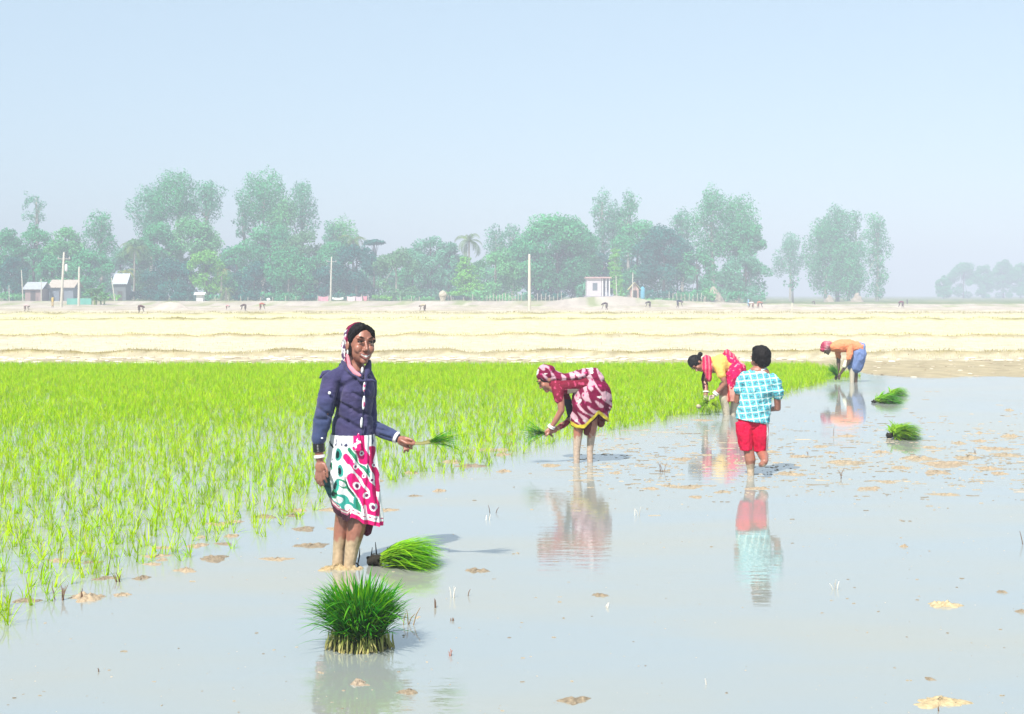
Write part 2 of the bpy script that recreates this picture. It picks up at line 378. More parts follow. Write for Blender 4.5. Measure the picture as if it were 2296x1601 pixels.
# dry grass tufts on bunds and stubble on the near dry fields
bb = []; hh = []
for k, (y0, a, h, w) in enumerate(BUNDS[:4]):
    n = [9000, 9000, 7000, 7000][k]; half = 0.5 * y0 + 6
    x = U_(-half, half, n); yy = bund_y(k, x) + rng.normal(0, w * 0.55, n)
    kp = (fbm(x, yy * 0, 1.9 if k < 2 else 0.9) + U_(-0.6, 0.6, n)) > -0.35
    x, yy = x[kp], yy[kp]; bb.append(np.stack([x, yy, height(x, yy) - 0.01], 1)); hh.append(np.full(len(x), [0.055, 0.065, 0.10, 0.13][k]))
b = np.concatenate(bb); hh = np.concatenate(hh); m = len(b)
v, f, c = blades(b, U_(0, 6.28, m), U_(0, 0.5, m), U_(0, 0.9, m), hh * U_(0.5, 1.3, m), hh * 0.16, 2, (0.30, 0.24, 0.07), (0.36, 0.31, 0.07), 0.4)
tag(link('bund_grass', mesh_np('bund_grass', v, f, c), M['straw']), kind='stuff')
n = 26000; yy = 33 + 42 * rng.uniform(0, 1, n) ** 1.25; x = U_(-1, 1, n) * (0.45 * yy + 4)
b = np.stack([x, yy, height(x, yy) - 0.005], 1)
v, f, c = blades(b, U_(0, 6.28, n), U_(0, 0.5, n), U_(0, 0.3, n), U_(0.03, 0.09, n), U_(0.008, 0.02, n), 1, (0.60, 0.52, 0.32), (0.80, 0.74, 0.48), 0.3)
tag(link('stubble', mesh_np('stubble', v, f, c), M['straw']), kind='stuff')

# pale and dark clods along the muddy bank at the field's far edge
mb = MB(); n = 900
x = U_(-16, 20, n); yy = np.where(x > 7.2, U_(26.2, 33.8, n), U_(32.0, 34.2, n))
for i in range(n):
    r = rng.uniform(0.015, 0.06) if yy[i] > 32 else rng.uniform(0.008, 0.026)
    g = rng.uniform(0, 1) ** (.7 if yy[i] > 32 else 3); col = np.array((0.80, 0.73, 0.60)) * g + np.array((0.36, 0.29, 0.19)) * (1 - g)
    mb.ell((x[i], yy[i], float(height(np.array([x[i]]), np.array([yy[i]]))[0]) + r * 0.2), (r * rng.uniform(1.2, 3.2), r, r * 0.5), nu=6, nv=4, col=col)
tag(link('bank_clods', mb.mesh('bank_clods', smooth=False), M['plain']), kind='stuff')

# ------------------------------------------------------------------ trees
def leafcloud(clumps, n_per, size, cA, cB, flat=0.0, seed=0):
    """clumps: list of (centre, (rx, ry, rz)); leaf sized rhombs spread over each clump's outer volume"""
    r = np.random.default_rng(seed); V = []; C = []
    for (c, rad) in clumps:
        rad = np.array(rad); n = max(12, int(n_per * (rad[0] * rad[2]) ** 0.95))
        d = r.normal(size=(n, 3)); d /= np.linalg.norm(d, axis=1)[:, None]
        rr = r.uniform(0.25, 1.0, n) ** 0.45 * (1 + 0.18 * np.sin(d[:, 0] * 7 + c[0]) * np.sin(d[:, 2] * 6 + c[2]))
        p = np.array(c) + d * rad * rr[:, None]
        nn = d * 0.9 + r.normal(size=(n, 3)) * 0.65 + np.array([0, 0, 0.35]); nn /= np.linalg.norm(nn, axis=1)[:, None]
        a = np.cross(nn, r.normal(size=(n, 3))); a /= np.linalg.norm(a, axis=1)[:, None] + 1e-9; b = np.cross(nn, a)
        s = size * r.uniform(0.6, 1.35, n)[:, None]
        q = np.stack([p - a * s, p - b * s * 0.5, p + a * s, p + b * s * 0.5], 1); V.append(q.reshape(-1, 3))
        g = np.clip(r.uniform(0, 1) * 0.5 + r.uniform(0, 1, n) * 0.5, 0, 1)[:, None]
        C.append(np.repeat(np.array(cA) * (1 - g) + np.array(cB) * g, 4, 0))
    V = np.concatenate(V); C = np.concatenate(C); k = len(V) // 4
    return V, np.arange(k * 4).reshape(k, 4), C
BARK = {'pale': (0.42, 0.38, 0.32), 'dark': (0.12, 0.10, 0.08)}
def trunk_mb(h, r, limbs, lean=0.0, col=(0.2, 0.17, 0.13), rr=random):
    mb = MB(); top = Vector((lean * h, 0, h))
    pts = [Vector((0, 0, -0.3)), Vector((lean * h * 0.3 + rr.uniform(-.02, .02) * h, 0, h * 0.35)), Vector((lean * h * 0.65, rr.uniform(-.02, .02) * h, h * 0.7)), top]
    mb.sweep(pts, [r * 1.25, r * 0.85, r * 0.6, r * 0.25], 7, col, up=(0, 1, 0))
    for c in limbs:
        t = rr.uniform(0.3, 0.75); b = pts[1].lerp(pts[3], t) ; c = Vector(c)
        mb.sweep([b, b.lerp(c, 0.55) + Vector((0, 0, 0.1 * (c - b).length)), c], [r * 0.4, r * 0.25, r * 0.07], 5, col, up=(0, 1, 0))
    return mb
TREEN = [0]
GREENS = {
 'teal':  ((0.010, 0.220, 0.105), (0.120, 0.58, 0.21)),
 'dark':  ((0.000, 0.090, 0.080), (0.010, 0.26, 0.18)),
 'grey':  ((0.050, 0.260, 0.150), (0.170, 0.54, 0.29)),
 'light': ((0.060, 0.340, 0.110), (0.220, 0.64, 0.22)),
 'bright':((0.090, 0.380, 0.050), (0.280, 0.66, 0.08)),
 'olive': ((0.080, 0.240, 0.100), (0.190, 0.44, 0.18)),
}
def tree(kind, px, ytop, hw, d, tone, label, ybot=None, lean=0.0, bark='dark', dens=1.0, name=None, ybase=None, seed=None):
    """px, ytop, hw: where the crown's centre, top and half width are seen; d: distance in metres"""
    TREEN[0] += 1; sd = seed or TREEN[0] * 13 + 5; rr = random.Random(sd); k = d / FPX
    zb = float(height(np.array([gx(px, d)]), np.array([d]))[0])
    Hh = gz(ytop, d) - zb; w = hw * k; low = 0.04 if ybot is None else max(0.04, (gz(ybot, d) - zb) / Hh)
    cl = []
    if kind == 'dense':
        n = int(22 * dens * max(1, Hh / (2.2 * w)))
        for i in range(n):
            t = rr.uniform(0, 1) ** 0.8; z = Hh * (low + (0.93 - low) * t)
            e = math.sqrt(max(0.05, 1 - ((t - 0.42) / 0.62) ** 2)); a = rr.uniform(0, 6.28); q = rr.uniform(0.45, 0.85) * e
            s = w * rr.uniform(0.26, 0.42)
            cl.append(((w * q * math.cos(a), w * 0.8 * q * math.sin(a), z), (s, s, s * 0.8)))
        for i in range(int(7 * dens)):
            t = i / 6.0 / max(dens, 0.01); x = w * 0.8 * math.cos(math.pi * min(1, t)); s = w * rr.uniform(0.2, 0.34)
            cl.append(((x, rr.uniform(-.3, .3) * w, Hh * (0.93 - 0.30 * (x / w) ** 2) - s * 0.7), (s, s, s * 0.75)))
        npp, sz = 62, 0.30
    elif kind == 'airy':
        nb = int(10 * dens); w *= 1.28; low = max(0.05, low - 0.05)
        for i in range(nb):
            t = (i + 0.5) / nb; a = rr.uniform(0, 6.28); z = Hh * (low + (0.95 - low) * t)
            e = 0.35 + 0.65 * math.sin(math.pi * min(1, 0.18 + 0.75 * t)); 
            for j in range(3):
                q = rr.uniform(0.1, 0.8) * e; a += rr.uniform(1.4, 2.6); s = w * rr.uniform(0.20, 0.42)
                cl.append(((w * q * math.cos(a), w * q * math.sin(a), z + rr.uniform(-.04, .04) * Hh), (s, s, s * rr.uniform(0.9, 1.5))))
        npp, sz = 27, 0.25
    elif kind == 'sparse':
        for i in range(int(15 * dens)):
            t = rr.uniform(0, 1); a = rr.uniform(0, 6.28); q = rr.uniform(0.2, 0.95) * (0.5 + 0.5 * math.sin(math.pi * t)); s = w * rr.uniform(0.12, 0.24)
            cl.append(((w * q * math.cos(a), w * q * math.sin(a), Hh * (low + (0.95 - low) * t)), (s, s, s)))
        npp, sz = 26, 0.24
    elif kind == 'layered':
        for i in range(int(10 * dens)):
            t = i / 9.0; z = Hh * (low + (0.93 - low) * t); q = w * (1 - 0.75 * t)
            for j in range(4):
                a = rr.uniform(0, 6.28); s = q * rr.uniform(0.35, 0.5) + 0.4
                cl.append(((q * 0.6 * math.cos(a), q * 0.6 * math.sin(a), z + rr.uniform(-.2, .2)), (s, s, 0.38)))
        npp, sz = 70, 0.30
    cA, cB = GREENS[tone]
    nm = name or {'dense': 'broadleaf_tree', 'airy': 'eucalyptus_tree', 'sparse': 'thin_tree', 'layered': 'almond_tree'}[kind]
    t = empty(nm, (gx(px, d), d, zb), label, 'tree', 'trees along the far edge of the fields')
    v, f, c = leafcloud(cl, npp * (1.15 if kind == 'dense' else 1.25) * 1.9, 0.72 * sz * min(1.2, d / 235), cA, cB, seed=sd)
    link('crown', mesh_np('crown', v, f, c), M['leaf'], t)
    tr = max(0.12, Hh * 0.016 + 0.05)
    limbs = [c_[0] for c_ in rr.sample(cl, min(len(cl), 7))]
    link('trunk', trunk_mb(Hh * 0.88, tr, limbs, lean, BARK[bark], rr).mesh('trunk'), M['bark'], t)
    return t
T = [
 # kind, x, ytop, half width, distance, tone, ybot, bark, dens, label
 ('sparse', 82, 410, 48, 262, 'grey', 500, 'pale', 1.6, 'tall thin tree with sparse open crown rising above the far left grove'),
 ('dense', 12, 512, 50, 238, 'teal', None, 'dark', 1, 'dark round tree cut by the left edge of the photo'),
 ('dense', 78, 497, 52, 240, 'teal', None, 'dark', 1, 'round green tree below the tall thin bare one at far left'),
 ('dense', 146, 506, 44, 236, 'light', None, 'dark', 1, 'light green tree behind the pole with crossarm'),
 ('airy', 226, 474, 42, 243, 'teal', 560, 'pale', 1.1, 'tall tree with pointed airy top above the banana plants'),
 ('dense', 205, 560, 52, 232, 'teal', None, 'dark', 1, 'low broad tree just behind the banana plants'),
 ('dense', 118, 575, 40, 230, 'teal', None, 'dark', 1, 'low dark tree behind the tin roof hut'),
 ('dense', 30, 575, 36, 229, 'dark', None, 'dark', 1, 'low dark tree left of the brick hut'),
 ('airy', 338, 416, 50, 248, 'grey', 500, 'pale', 1.0, 'leaning airy tree at the left side of the tallest clump'),
 ('airy', 398, 386, 54, 246, 'teal', 470, 'pale', 1.25, 'tallest eucalyptus of the left grove with a rounded top'),
 ('airy', 464, 400, 38, 247, 'grey', 470, 'pale', 1.1, 'tall eucalyptus at the right side of the tallest clump'),
 ('dense', 430, 478, 62, 242, 'light', 640, 'dark', 1.1, 'light green tree in the middle under the tallest eucalyptus'),
 ('dense', 352, 500, 55, 240, 'teal', None, 'dark', 1, 'mid green tree under the leaning airy tree'),
 ('dense', 300, 535, 40, 234, 'olive', None, 'dark', 1, 'olive tree beside the yellowing palm frond'),
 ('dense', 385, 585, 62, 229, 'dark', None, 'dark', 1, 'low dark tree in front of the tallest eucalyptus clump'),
 ('dense', 462, 560, 44, 226, 'bright', 655, 'dark', 1, 'bright yellow green young tree in front of the left grove'),
 ('airy', 590, 396, 56, 250, 'teal', 480, 'pale', 1.25, 'tall eucalyptus with broad top above the middle of the left grove'),
 ('airy', 676, 413, 38, 251, 'grey', 500, 'pale', 1.2, 'tall narrow eucalyptus beside the broad topped one'),
 ('airy', 630, 450, 40, 249, 'light', 520, 'pale', 1.1, 'shorter light green eucalyptus between two taller ones'),
 ('airy', 548, 445, 26, 252, 'grey', 520, 'pale', 1.0, 'slim pale tree left of the broad topped eucalyptus'),
 ('dense', 608, 500, 76, 243, 'teal', None, 'dark', 1.2, 'wide tree under the broad topped eucalyptus'),
 ('dense', 680, 510, 52, 240, 'olive', None, 'dark', 1, 'dull olive tree with a tall round crown right of centre left grove'),
 ('dense', 532, 540, 46, 236, 'teal', None, 'dark', 1, 'mid green tree between the two tall eucalyptus clumps'),
 ('dense', 570, 590, 46, 230, 'dark', None, 'dark', 1, 'low dark tree behind the pink sand mound at left'),
 ('dense', 648, 560, 58, 228, 'teal', None, 'pale', 1, 'low spreading tree with a pale forked trunk'),
 ('dense', 716, 600, 42, 231, 'dark', None, 'dark', 1, 'low dark tree behind the slim white pole'),
 ('airy', 742, 498, 26, 246, 'grey', 560, 'pale', 1.1, 'small airy tree left of the flat topped one'),
 ('airy', 770, 492, 34, 247, 'light', 560, 'pale', 1.1, 'light green airy tree behind the left coconut palm'),
 ('dense', 800, 548, 60, 232, 'dark', None, 'dark', 1.2, 'dark leafy tree reaching the ground behind the washing line'),
 ('dense', 745, 545, 46, 238, 'teal', None, 'dark', 1, 'mid green tree under the left coconut palm'),
 ('dense', 888, 556, 52, 229, 'olive', None, 'pale', 1.1, 'olive green tree with pale trunk left of the haystack'),
 ('dense', 965, 528, 50, 246, 'grey', None, 'dark', 1, 'grey green tree with a pointed tip behind the haystack'),
 ('dense', 925, 548, 40, 249, 'teal', None, 'dark', 1, 'distant teal tree left of the grey green pointed one'),
 ('dense', 1008, 540, 34, 245, 'grey', None, 'dark', 1, 'small grey green tree left of the middle coconut palm'),
 ('layered', 1046, 575, 44, 224, 'bright', 656, 'dark', 1, 'bright green tree with layered branches right of the haystack'),
 ('dense', 1112, 560, 54, 228, 'light', None, 'dark', 1, 'soft light green tree left of the thick concrete pole'),
 ('airy', 1112, 508, 26, 255, 'grey', 570, 'pale', 1.0, 'faint pale tree behind the light green one near the thick pole'),
 ('airy', 1150, 505, 24, 254, 'grey', 570, 'pale', 1.2, 'small faint tree tip at the left shoulder of the great round tree'),
 ('dense', 1250, 483, 88, 236, 'teal', 632, 'dark', 1.9, 'great round spreading tree behind the thick concrete pole'),
 ('dense', 1186, 540, 58, 233, 'teal', 640, 'dark', 1.2, 'lower left lobe tree beside the great round one'),
 ('dense', 1300, 545, 50, 239, 'teal', 640, 'dark', 1.1, 'dense tree between the great round tree and the white building'),
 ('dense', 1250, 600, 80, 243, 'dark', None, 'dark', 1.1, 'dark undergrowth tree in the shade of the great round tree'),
 ('airy', 1350, 424, 32, 252, 'grey', 560, 'pale', 1.3, 'tall slim eucalyptus left of a pair behind the white building'),
 ('airy', 1412, 427, 28, 251, 'teal', 540, 'pale', 1.3, 'tall slim eucalyptus right of a pair behind the white building'),
 ('airy', 1384, 462, 36, 253, 'grey', 560, 'pale', 1.3, 'eucalyptus in the dip between the tall pair'),
 ('layered', 1378, 545, 18, 228, 'bright', 640, 'pale', 0.9, 'slim bright green tree right beside the white building'),
 ('dense', 1430, 484, 58, 240, 'teal', None, 'dark', 1.2, 'dark dense tree behind the thatched pink hut'),
 ('dense', 1488, 505, 66, 235, 'dark', None, 'dark', 1.4, 'biggest dark tree right of the thatched hut'),
 ('dense', 1345, 560, 34, 244, 'dark', None, 'dark', 1, 'dark tree right behind the white building roof'),
 ('airy', 1528, 470, 36, 250, 'grey', 560, 'pale', 1.2, 'pale tree at the left shoulder of the tall right clump'),
 ('airy', 1596, 430, 48, 246, 'teal', 560, 'pale', 1.5, 'tall broad eucalyptus with white trunk in the right grove'),
 ('airy', 1654, 440, 46, 247, 'teal', 560, 'pale', 1.5, 'tall eucalyptus with rounded right shoulder in the right grove'),
 ('dense', 1672, 492, 44, 245, 'teal', 575, 'dark', 1.1, 'leafy lobe tree at the right edge of the tall right clump'),
 ('dense', 1562, 560, 46, 234, 'teal', None, 'dark', 1, 'round tree left of the white eucalyptus trunk'),
 ('dense', 1672, 572, 58, 237, 'grey', None, 'dark', 1.2, 'round grey green tree right of the white eucalyptus trunk'),
 ('airy', 1772, 528, 34, 300, 'grey', 600, 'pale', 1.0, 'thin tree standing apart in the gap right of the grove'),
 ('sparse', 1778, 615, 26, 240, 'grey', 650, 'dark', 1.0, 'small sapling with open crown in the gap right of the grove'),
 ('airy', 1850, 500, 46, 285, 'teal', 640, 'pale', 1.6, 'left tree of the isolated clump on the right'),
 ('airy', 1878, 470, 44, 288, 'teal', 620, 'pale', 1.6, 'middle tree of the isolated clump on the right'),
 ('airy', 1918, 466, 24, 292, 'teal', 640, 'pale', 1.3, 'pointed tree of the isolated clump on the right'),
 ('airy', 1902, 540, 40, 282, 'teal', 650, 'pale', 1.4, 'lower front tree of the isolated clump on the right'),
 ('airy', 1966, 478, 30, 290, 'teal', 655, 'pale', 1.6, 'separate tall tree at the right end of the isolated clump'),
 ('dense', 2116, 618, 18, 470, 'teal', None, 'dark', 1.6, 'small faint tree at the left of the most distant grove'),
 ('dense', 2160, 590, 36, 520, 'teal', None, 'dark', 1, 'widest faint tree of the most distant grove'),
 ('dense', 2206, 592, 22, 530, 'teal', None, 'dark', 1.6, 'narrow faint tree in the middle of the most distant grove'),
 ('dense', 2250, 580, 24, 535, 'teal', None, 'dark', 1.6, 'tallest faint tree of the most distant grove'),
 ('dense', 2288, 588, 22, 525, 'teal', None, 'dark', 1.6, 'faint tree of the most distant grove cut by the right edge'),
]
for (k, px, yt, hw, d, tone, yb, bark, dens, lab) in T:
    tree(k, px, yt, hw, d, tone, lab, yb, bark=bark, dens=dens)
# umbrella topped tree
t = tree('layered', 838, 528, 22, 244, 'dark', 'dark flat topped tree leaning out right of the left coconut palm', 545, dens=0.4, name='flat_topped_tree')

# trees between and behind, seen only as gaps filled with green
for i, (px, yt) in enumerate([(50, 560), (170, 550), (270, 560), (345, 560), (500, 560), (600, 600), (700, 575), (770, 590), (850, 590), (940, 585), (1020, 590), (1085, 590), (1150, 575), (1400, 575), (1520, 575), (1620, 610)]):
    tree('dense', px, yt, 52, 262 + (i % 4) * 4, ['teal', 'dark', 'grey'][i % 3], 'dim tree of the back row glimpsed between the nearer trees of the grove', dens=1.0)

# coconut palms
def palm(px, ytop, ybase, d, nf, fl, label, lean=0.02, col=((0.10, 0.20, 0.05), (0.20, 0.30, 0.08)), seed=1, trunk_h=None):
    rr = random.Random(seed); zb = float(height(np.array([gx(px, d)]), np.array([d]))[0]); h = gz(ytop, d) - zb if trunk_h is None else trunk_h
    t = empty('coconut_palm', (gx(px, d), d, zb), label, 'palm tree', 'palms among the far trees')
    mb = MB(); mb.sweep([(-lean * h, 0, -0.2), (-lean * h * 0.3, 0, h * 0.5), (0, 0, h)], [0.2, 0.15, 0.13], 8, (0.36, 0.32, 0.26), up=(0, 1, 0))
    link('trunk', mb.mesh('trunk'), M['bark'], t)
    for i in range(nf):
        az = 2 * math.pi * i / nf + rr.uniform(-.25, .25); el = rr.uniform(-0.2, 1.25); L = fl * rr.uniform(0.8, 1.1)
        V = []; F = []; p = Vector((0, 0, h)); a = el; dirh = Vector((math.cos(az), math.sin(az), 0)); side = Vector((-math.sin(az), math.cos(az), 0))
        S = 14
        for s in range(S):
            q = p + (dirh * math.cos(a) + Vector((0, 0, math.sin(a)))) * (L / S)
            wl = fl * 0.24 * math.sin(math.pi * (0.12 + 0.83 * s / S))
            for sg in (-1, 1):
                b = len(V); tip = p + side * sg * wl * 0.8 + (q - p) * 1.1 - Vector((0, 0, wl * 0.55)); V += [p, q * 0.65 + p * 0.35, tip]; F.append((b, b + 1, b + 2))
            b = len(V); V += [p - side * 0.04, p + side * 0.04, q + side * 0.03, q - side * 0.03]; F.append((b, b + 1, b + 2)); F.append((b, b + 2, b + 3))
            p = q; a -= 0.15 + 0.05 * s / S
        g = rr.uniform(0, 1); c = np.array(col[0]) * (1 - g) + np.array(col[1]) * g
        link('frond', mesh_np('frond', np.array([tuple(x) for x in V]), np.array(F), np.tile(c, (len(V), 1))), M['leaf'], t)
    return t
palm(1052, 545, 0, 226, 17, 3.6, 'coconut palm standing clear above the trees at mid photo', seed=3, trunk_h=gz(548, 226))
palm(792, 540, 0, 233, 16, 3.4, 'coconut palm above the dark leafy tree left of the photo centre', seed=5)
palm(302, 560, 0, 231, 14, 3.6, 'coconut palm at the left with long drooping fronds', seed=6)
palm(282, 612, 0, 226, 9, 2.8, 'short palm with a drooping yellow dead frond', seed=8, col=((0.40, 0.38, 0.08), (0.30, 0.36, 0.08)))
palm(497, 604, 0, 226, 11, 2.2, 'small yellow palm against the dark trees above the white shed', seed=9, col=((0.36, 0.36, 0.1), (0.22, 0.34, 0.08)))
palm(507, 652, 0, 219, 10, 2.2, 'stubby young palm by the fence right of the white shed', seed=10, col=((0.16, 0.30, 0.08), (0.30, 0.38, 0.12)))

# banana clump: each plant has a stem and broad leaves
def banana(px, d, h, label, seed):
    rr = random.Random(seed); t = empty('banana_plant', (gx(px, d), d, float(height(np.array([gx(px, d)]), np.array([d]))[0])), label, 'banana plant', 'banana plants at the left of the village')
    mb = MB(); mb.sweep([(0, 0, -0.1), (0, 0, h * 0.5)], [0.14, 0.09], 8, (0.22, 0.3, 0.08)); link('stem', mb.mesh('stem'), M['bark'], t)
    for i in range(8):
        az = rr.uniform(0, 6.28); a = rr.uniform(0.4, 1.4); L = h * rr.uniform(0.45, 0.6); p = Vector((0, 0, h * rr.uniform(0.3, 0.5))); dh = Vector((math.cos(az), math.sin(az), 0)); sd = Vector((-dh.y, dh.x, 0)); V = []; F = []
        for s in range(9):
            w = 0.32 * math.sin(math.pi * (0.08 + 0.88 * s / 8)); V += [p - sd * w - Vector((0, 0, w * .25)), p, p + sd * w - Vector((0, 0, w * .25))]
            if s: b = len(V) - 6; F += [(b, b + 1, b + 4, b + 3), (b + 1, b + 2, b + 5, b + 4)]
            p = p + (dh * math.cos(a) + Vector((0, 0, math.sin(a)))) * L / 8; a -= 0.2
        g = rr.uniform(0, 1); c = np.array((0.05, 0.20, 0.05)) * (1 - g) + np.array((0.12, 0.34, 0.08)) * g
        link('leaf', mesh_np('leaf', np.array([tuple(x) for x in V]), np.array(F), np.tile(c, (len(V), 1))), M['leaf'], t)
for i, (px, d, h) in enumerate([(205, 190, 3.4), (216, 188, 3.9), (226, 191, 3.2), (234, 187, 2.8), (212, 186, 2.4)]):
    banana(px, d, h, ['banana plant at the left of its clump', 'tallest banana plant in the middle of its clump', 'banana plant behind right in its clump', 'short banana plant at the right end of its clump', 'low young banana plant at the front of its clump'][i], 40 + i)

# shrubs along the foot of the trees: x, ytop, half width, ybase
SH = [(20, 655, 40, 'light'), (85, 661, 34, 'bright'), (130, 663, 28, 'light'), (185, 668, 18, 'bright'), (250, 660, 24, 'bright'), (300, 650, 30, 'dark'), (350, 655, 26, 'dark'), (410, 652, 28, 'dark'), (475, 655, 24, 'teal'), (545, 652, 28, 'dark'), (600, 654, 26, 'teal'), (655, 655, 30, 'teal'), (700, 657, 20, 'dark'), (770, 655, 34, 'dark'), (855, 661, 26, 'bright'), (905, 662, 26, 'light'), (955, 664, 24, 'light'), (1070, 650, 32, 'light'), (1120, 657, 36, 'light'), (1180, 655, 30, 'grey'), (1240, 652, 34, 'dark'), (1310, 628, 26, 'grey'), (1385, 625, 12, 'bright'), (1400, 650, 12, 'light'), (1470, 650, 36, 'dark'), (1540, 652, 30, 'teal'), (1580, 646, 26, 'light'), (1655, 650, 24, 'teal'), (1690, 652, 30, 'grey'), (1505, 668, 40, 'light'), (1440, 671, 50, 'light')]
for i, (px, yt, hw, tone) in enumerate(SH):
    d = 217 + (i * 7) % 9; k = d / FPX; zb = float(height(np.array([gx(px, d)]), np.array([d]))[0]); hgt = max(0.5, gz(yt, d) - zb); w = hw * k
    rr = random.Random(i); cl = [((rr.uniform(-.75, .75) * w, rr.uniform(-.5, .5) * w, hgt * rr.uniform(0.3, 0.75)), (w * .35, w * .35, hgt * 0.3)) for _ in range(8)]
    v, f, c = leafcloud(cl, 70, 0.24, *GREENS[tone], seed=300 + i)
    tag(link('shrub', mesh_np('shrub', v, f, c), M['leaf'], loc=(gx(px, d), d, zb)), {'bright': 'bright green', 'light': 'light green', 'dark': 'dark', 'teal': 'mid green', 'grey': 'dusty green'}[tone] + ' low shrub at the foot of the far tree line', 'shrub', 'shrubs at the foot of the tree line')

# ------------------------------------------------------------------ poles, houses and small things by the village
def gh(x, y): return float(height(np.array([float(x)]), np.array([float(y)]))[0])
def pole(name, x0, y0, x1, y1, r, label, cat='utility pole', arm=None, can=False, col=(0.62, 0.58, 0.48), d=None, wpx=None):
    d = d or gd(y0, 0.12); k = d / FPX; X = gx(x0, d); zb = gh(X, d); h = gz(y1, d) - zb; dx = gx(x1, d) - X
    t = empty(name, (X, d, zb), label, cat, 'poles along the far field edge')
    mb = MB(); mb.sweep([(0, 0, -0.3), (dx * .5, 0, h * .5), (dx, 0, h)], [r * 1.25, r * 1.05, r * 0.8], 8, col, up=(0, 1, 0)); link('shaft', mb.mesh('shaft'), M['plain'], t)
    if arm:
        mb = MB(); mb.box(dx - arm, dx + arm, -0.09, -0.03, h - 0.75, h - 0.65, (0.35, 0.33, 0.3)); a = link('crossarm', mb.mesh('crossarm', False), M['plain'], t)
        for s in (-1, 0.98): 
            mb = MB(); mb.sweep([(dx + s * (arm - .08), -.06, h - .64), (dx + s * (arm - .08), -.06, h - .48)], [.05, .035], 6, (0.7, 0.7, 0.68)); link('insulator', mb.mesh('insulator'), M['gloss'], a)
    if can:
        mb = MB(); mb.sweep([(dx * .8 + 0.35, -0.05, h * .68), (dx * .8 + 0.35, -0.05, h * .68 + .55)], [.17, .17], 10, (0.75, 0.76, 0.76)); link('transformer', mb.mesh('transformer'), M['plain'], t)
    return t
pole('utility_pole', 137, 689, 143.5, 567, 0.14, 'tall leaning pole with crossarm and a white can near the left edge', arm=0.75, can=True)
pole('utility_pole', 176.5, 688, 177.5, 600, 0.15, 'plain pole without arms beside the crossarm pole', d=176)
pole('utility_pole', 741, 676, 743.5, 577, 0.13, 'slim pole with short crossarm behind the washing line', arm=0.8, d=215)
pole('utility_pole', 1187, 701, 1187, 572, 0.125, 'thick pale pole standing alone at mid photo', d=122)
for i, (x0, y0, x1, y1, r, lab) in enumerate([(52, 668, 48, 606, .09, 'thin pole in front of the brick hut'), (93, 664, 92, 626, .08, 'short pole at the right corner of the brick hut'), (258, 664, 250, 624, .09, 'leaning pale post left of the grey roof'), (1418, 665, 1419, 612, .08, 'bamboo pole beside the thatched pink hut'), (1383, 662, 1381, 618, .07, 'thin pole right of the white building'), (1776, 703, 1776, 680, .05, 'short stick upright in the dry field at right'), (21, 672, 20, 640, .06, 'thin stake near the left edge')]):
    pole('wooden_post', x0, y0, x1, y1, r, lab, cat='post', d=(gd(y0, 0.12) if y0 > 690 else 213))

def gable(px0, px1, ytop, yeave, ybase, d, label, wall, roof, door=True, ridge='x', depth=4.0):
    X = gx((px0 + px1) / 2, d); zb = gh(X, d) - 0.1; w = (px1 - px0) / 2 / FPX * d; he = gz(yeave, d) - zb; ht = gz(ytop, d) - zb
    t = empty('village_hut', (X, d, zb), label, 'hut')
    mb = MB(); mb.box(-w, w, 0, depth, 0, he, wall)
    if ridge == 'y': mb.add([(-w, 0, he), (w, 0, he), (0, 0, ht - .05), (-w, depth, he), (w, depth, he), (0, depth, ht - .05)], None, [(0, 1, 2), (4, 3, 5)], wall)
    link('wall', mb.mesh('wall', False), M['plain'], t)
    o = 0.35; th = 0.08; mb = MB()
    if ridge == 'x':
        for y0, y1 in ((-o, depth / 2), (depth / 2, depth + o)):
            za, zc = (he - .1, ht) if y0 < 0 else (ht, he - .1)
            mb.add([(-w - o, y0, za), (w + o, y0, za), (w + o, y1, zc), (-w - o, y1, zc), (-w - o, y0, za + th), (w + o, y0, za + th), (w + o, y1, zc + th), (-w - o, y1, zc + th)], [(0, 3, 2, 1), (4, 5, 6, 7), (0, 1, 5, 4), (1, 2, 6, 5), (2, 3, 7, 6), (3, 0, 4, 7)], None, roof)
    else:
        for s in (-1, 1):
            mb.add([(s * (w + o), -o, he - .15), (s * (w + o), depth + o, he - .15), (0, depth + o, ht), (0, -o, ht), (s * (w + o), -o, he - .15 + th), (s * (w + o), depth + o, he - .15 + th), (0, depth + o, ht + th), (0, -o, ht + th)], [(0, 1, 2, 3), (7, 6, 5, 4), (0, 4, 5, 1), (1, 5, 6, 2), (2, 6, 7, 3), (3, 7, 4, 0)], None, roof)
    link('roof', mb.mesh('roof', False), M['plain'], t)
    if door:
        mb = MB(); mb.box(-0.4, 0.4, -0.03, 0.02, 0, min(1.7, he * .85), (0.10, 0.08, 0.07)); link('door', mb.mesh('door', False), M['plain'], t)
    return t
gable(56, 92, 633, 648, 670, 216, 'small brick hut with pale gable roof at far left', (0.36, 0.25, 0.23), (0.42, 0.44, 0.46))
gable(112, 164, 628, 644, 670, 219, 'wide low hut with tan tin roof behind the crossarm pole', (0.22, 0.25, 0.30), (0.50, 0.42, 0.34))
gable(256, 282, 614, 636, 670, 222, 'hut with a grey white tin roof half hidden in the trees', (0.16, 0.18, 0.18), (0.50, 0.54, 0.60), depth=3)
gable(440, 455, 656, 660, 672, 214, 'tiny white shed by the fence', (0.80, 0.78, 0.74), (0.75, 0.75, 0.72), depth=1.2, door=False)
gable(1414, 1432, 634, 648, 668, 214, 'small pink hut with a thatched roof', (0.62, 0.40, 0.34), (0.50, 0.44, 0.20), ridge='y', depth=2)
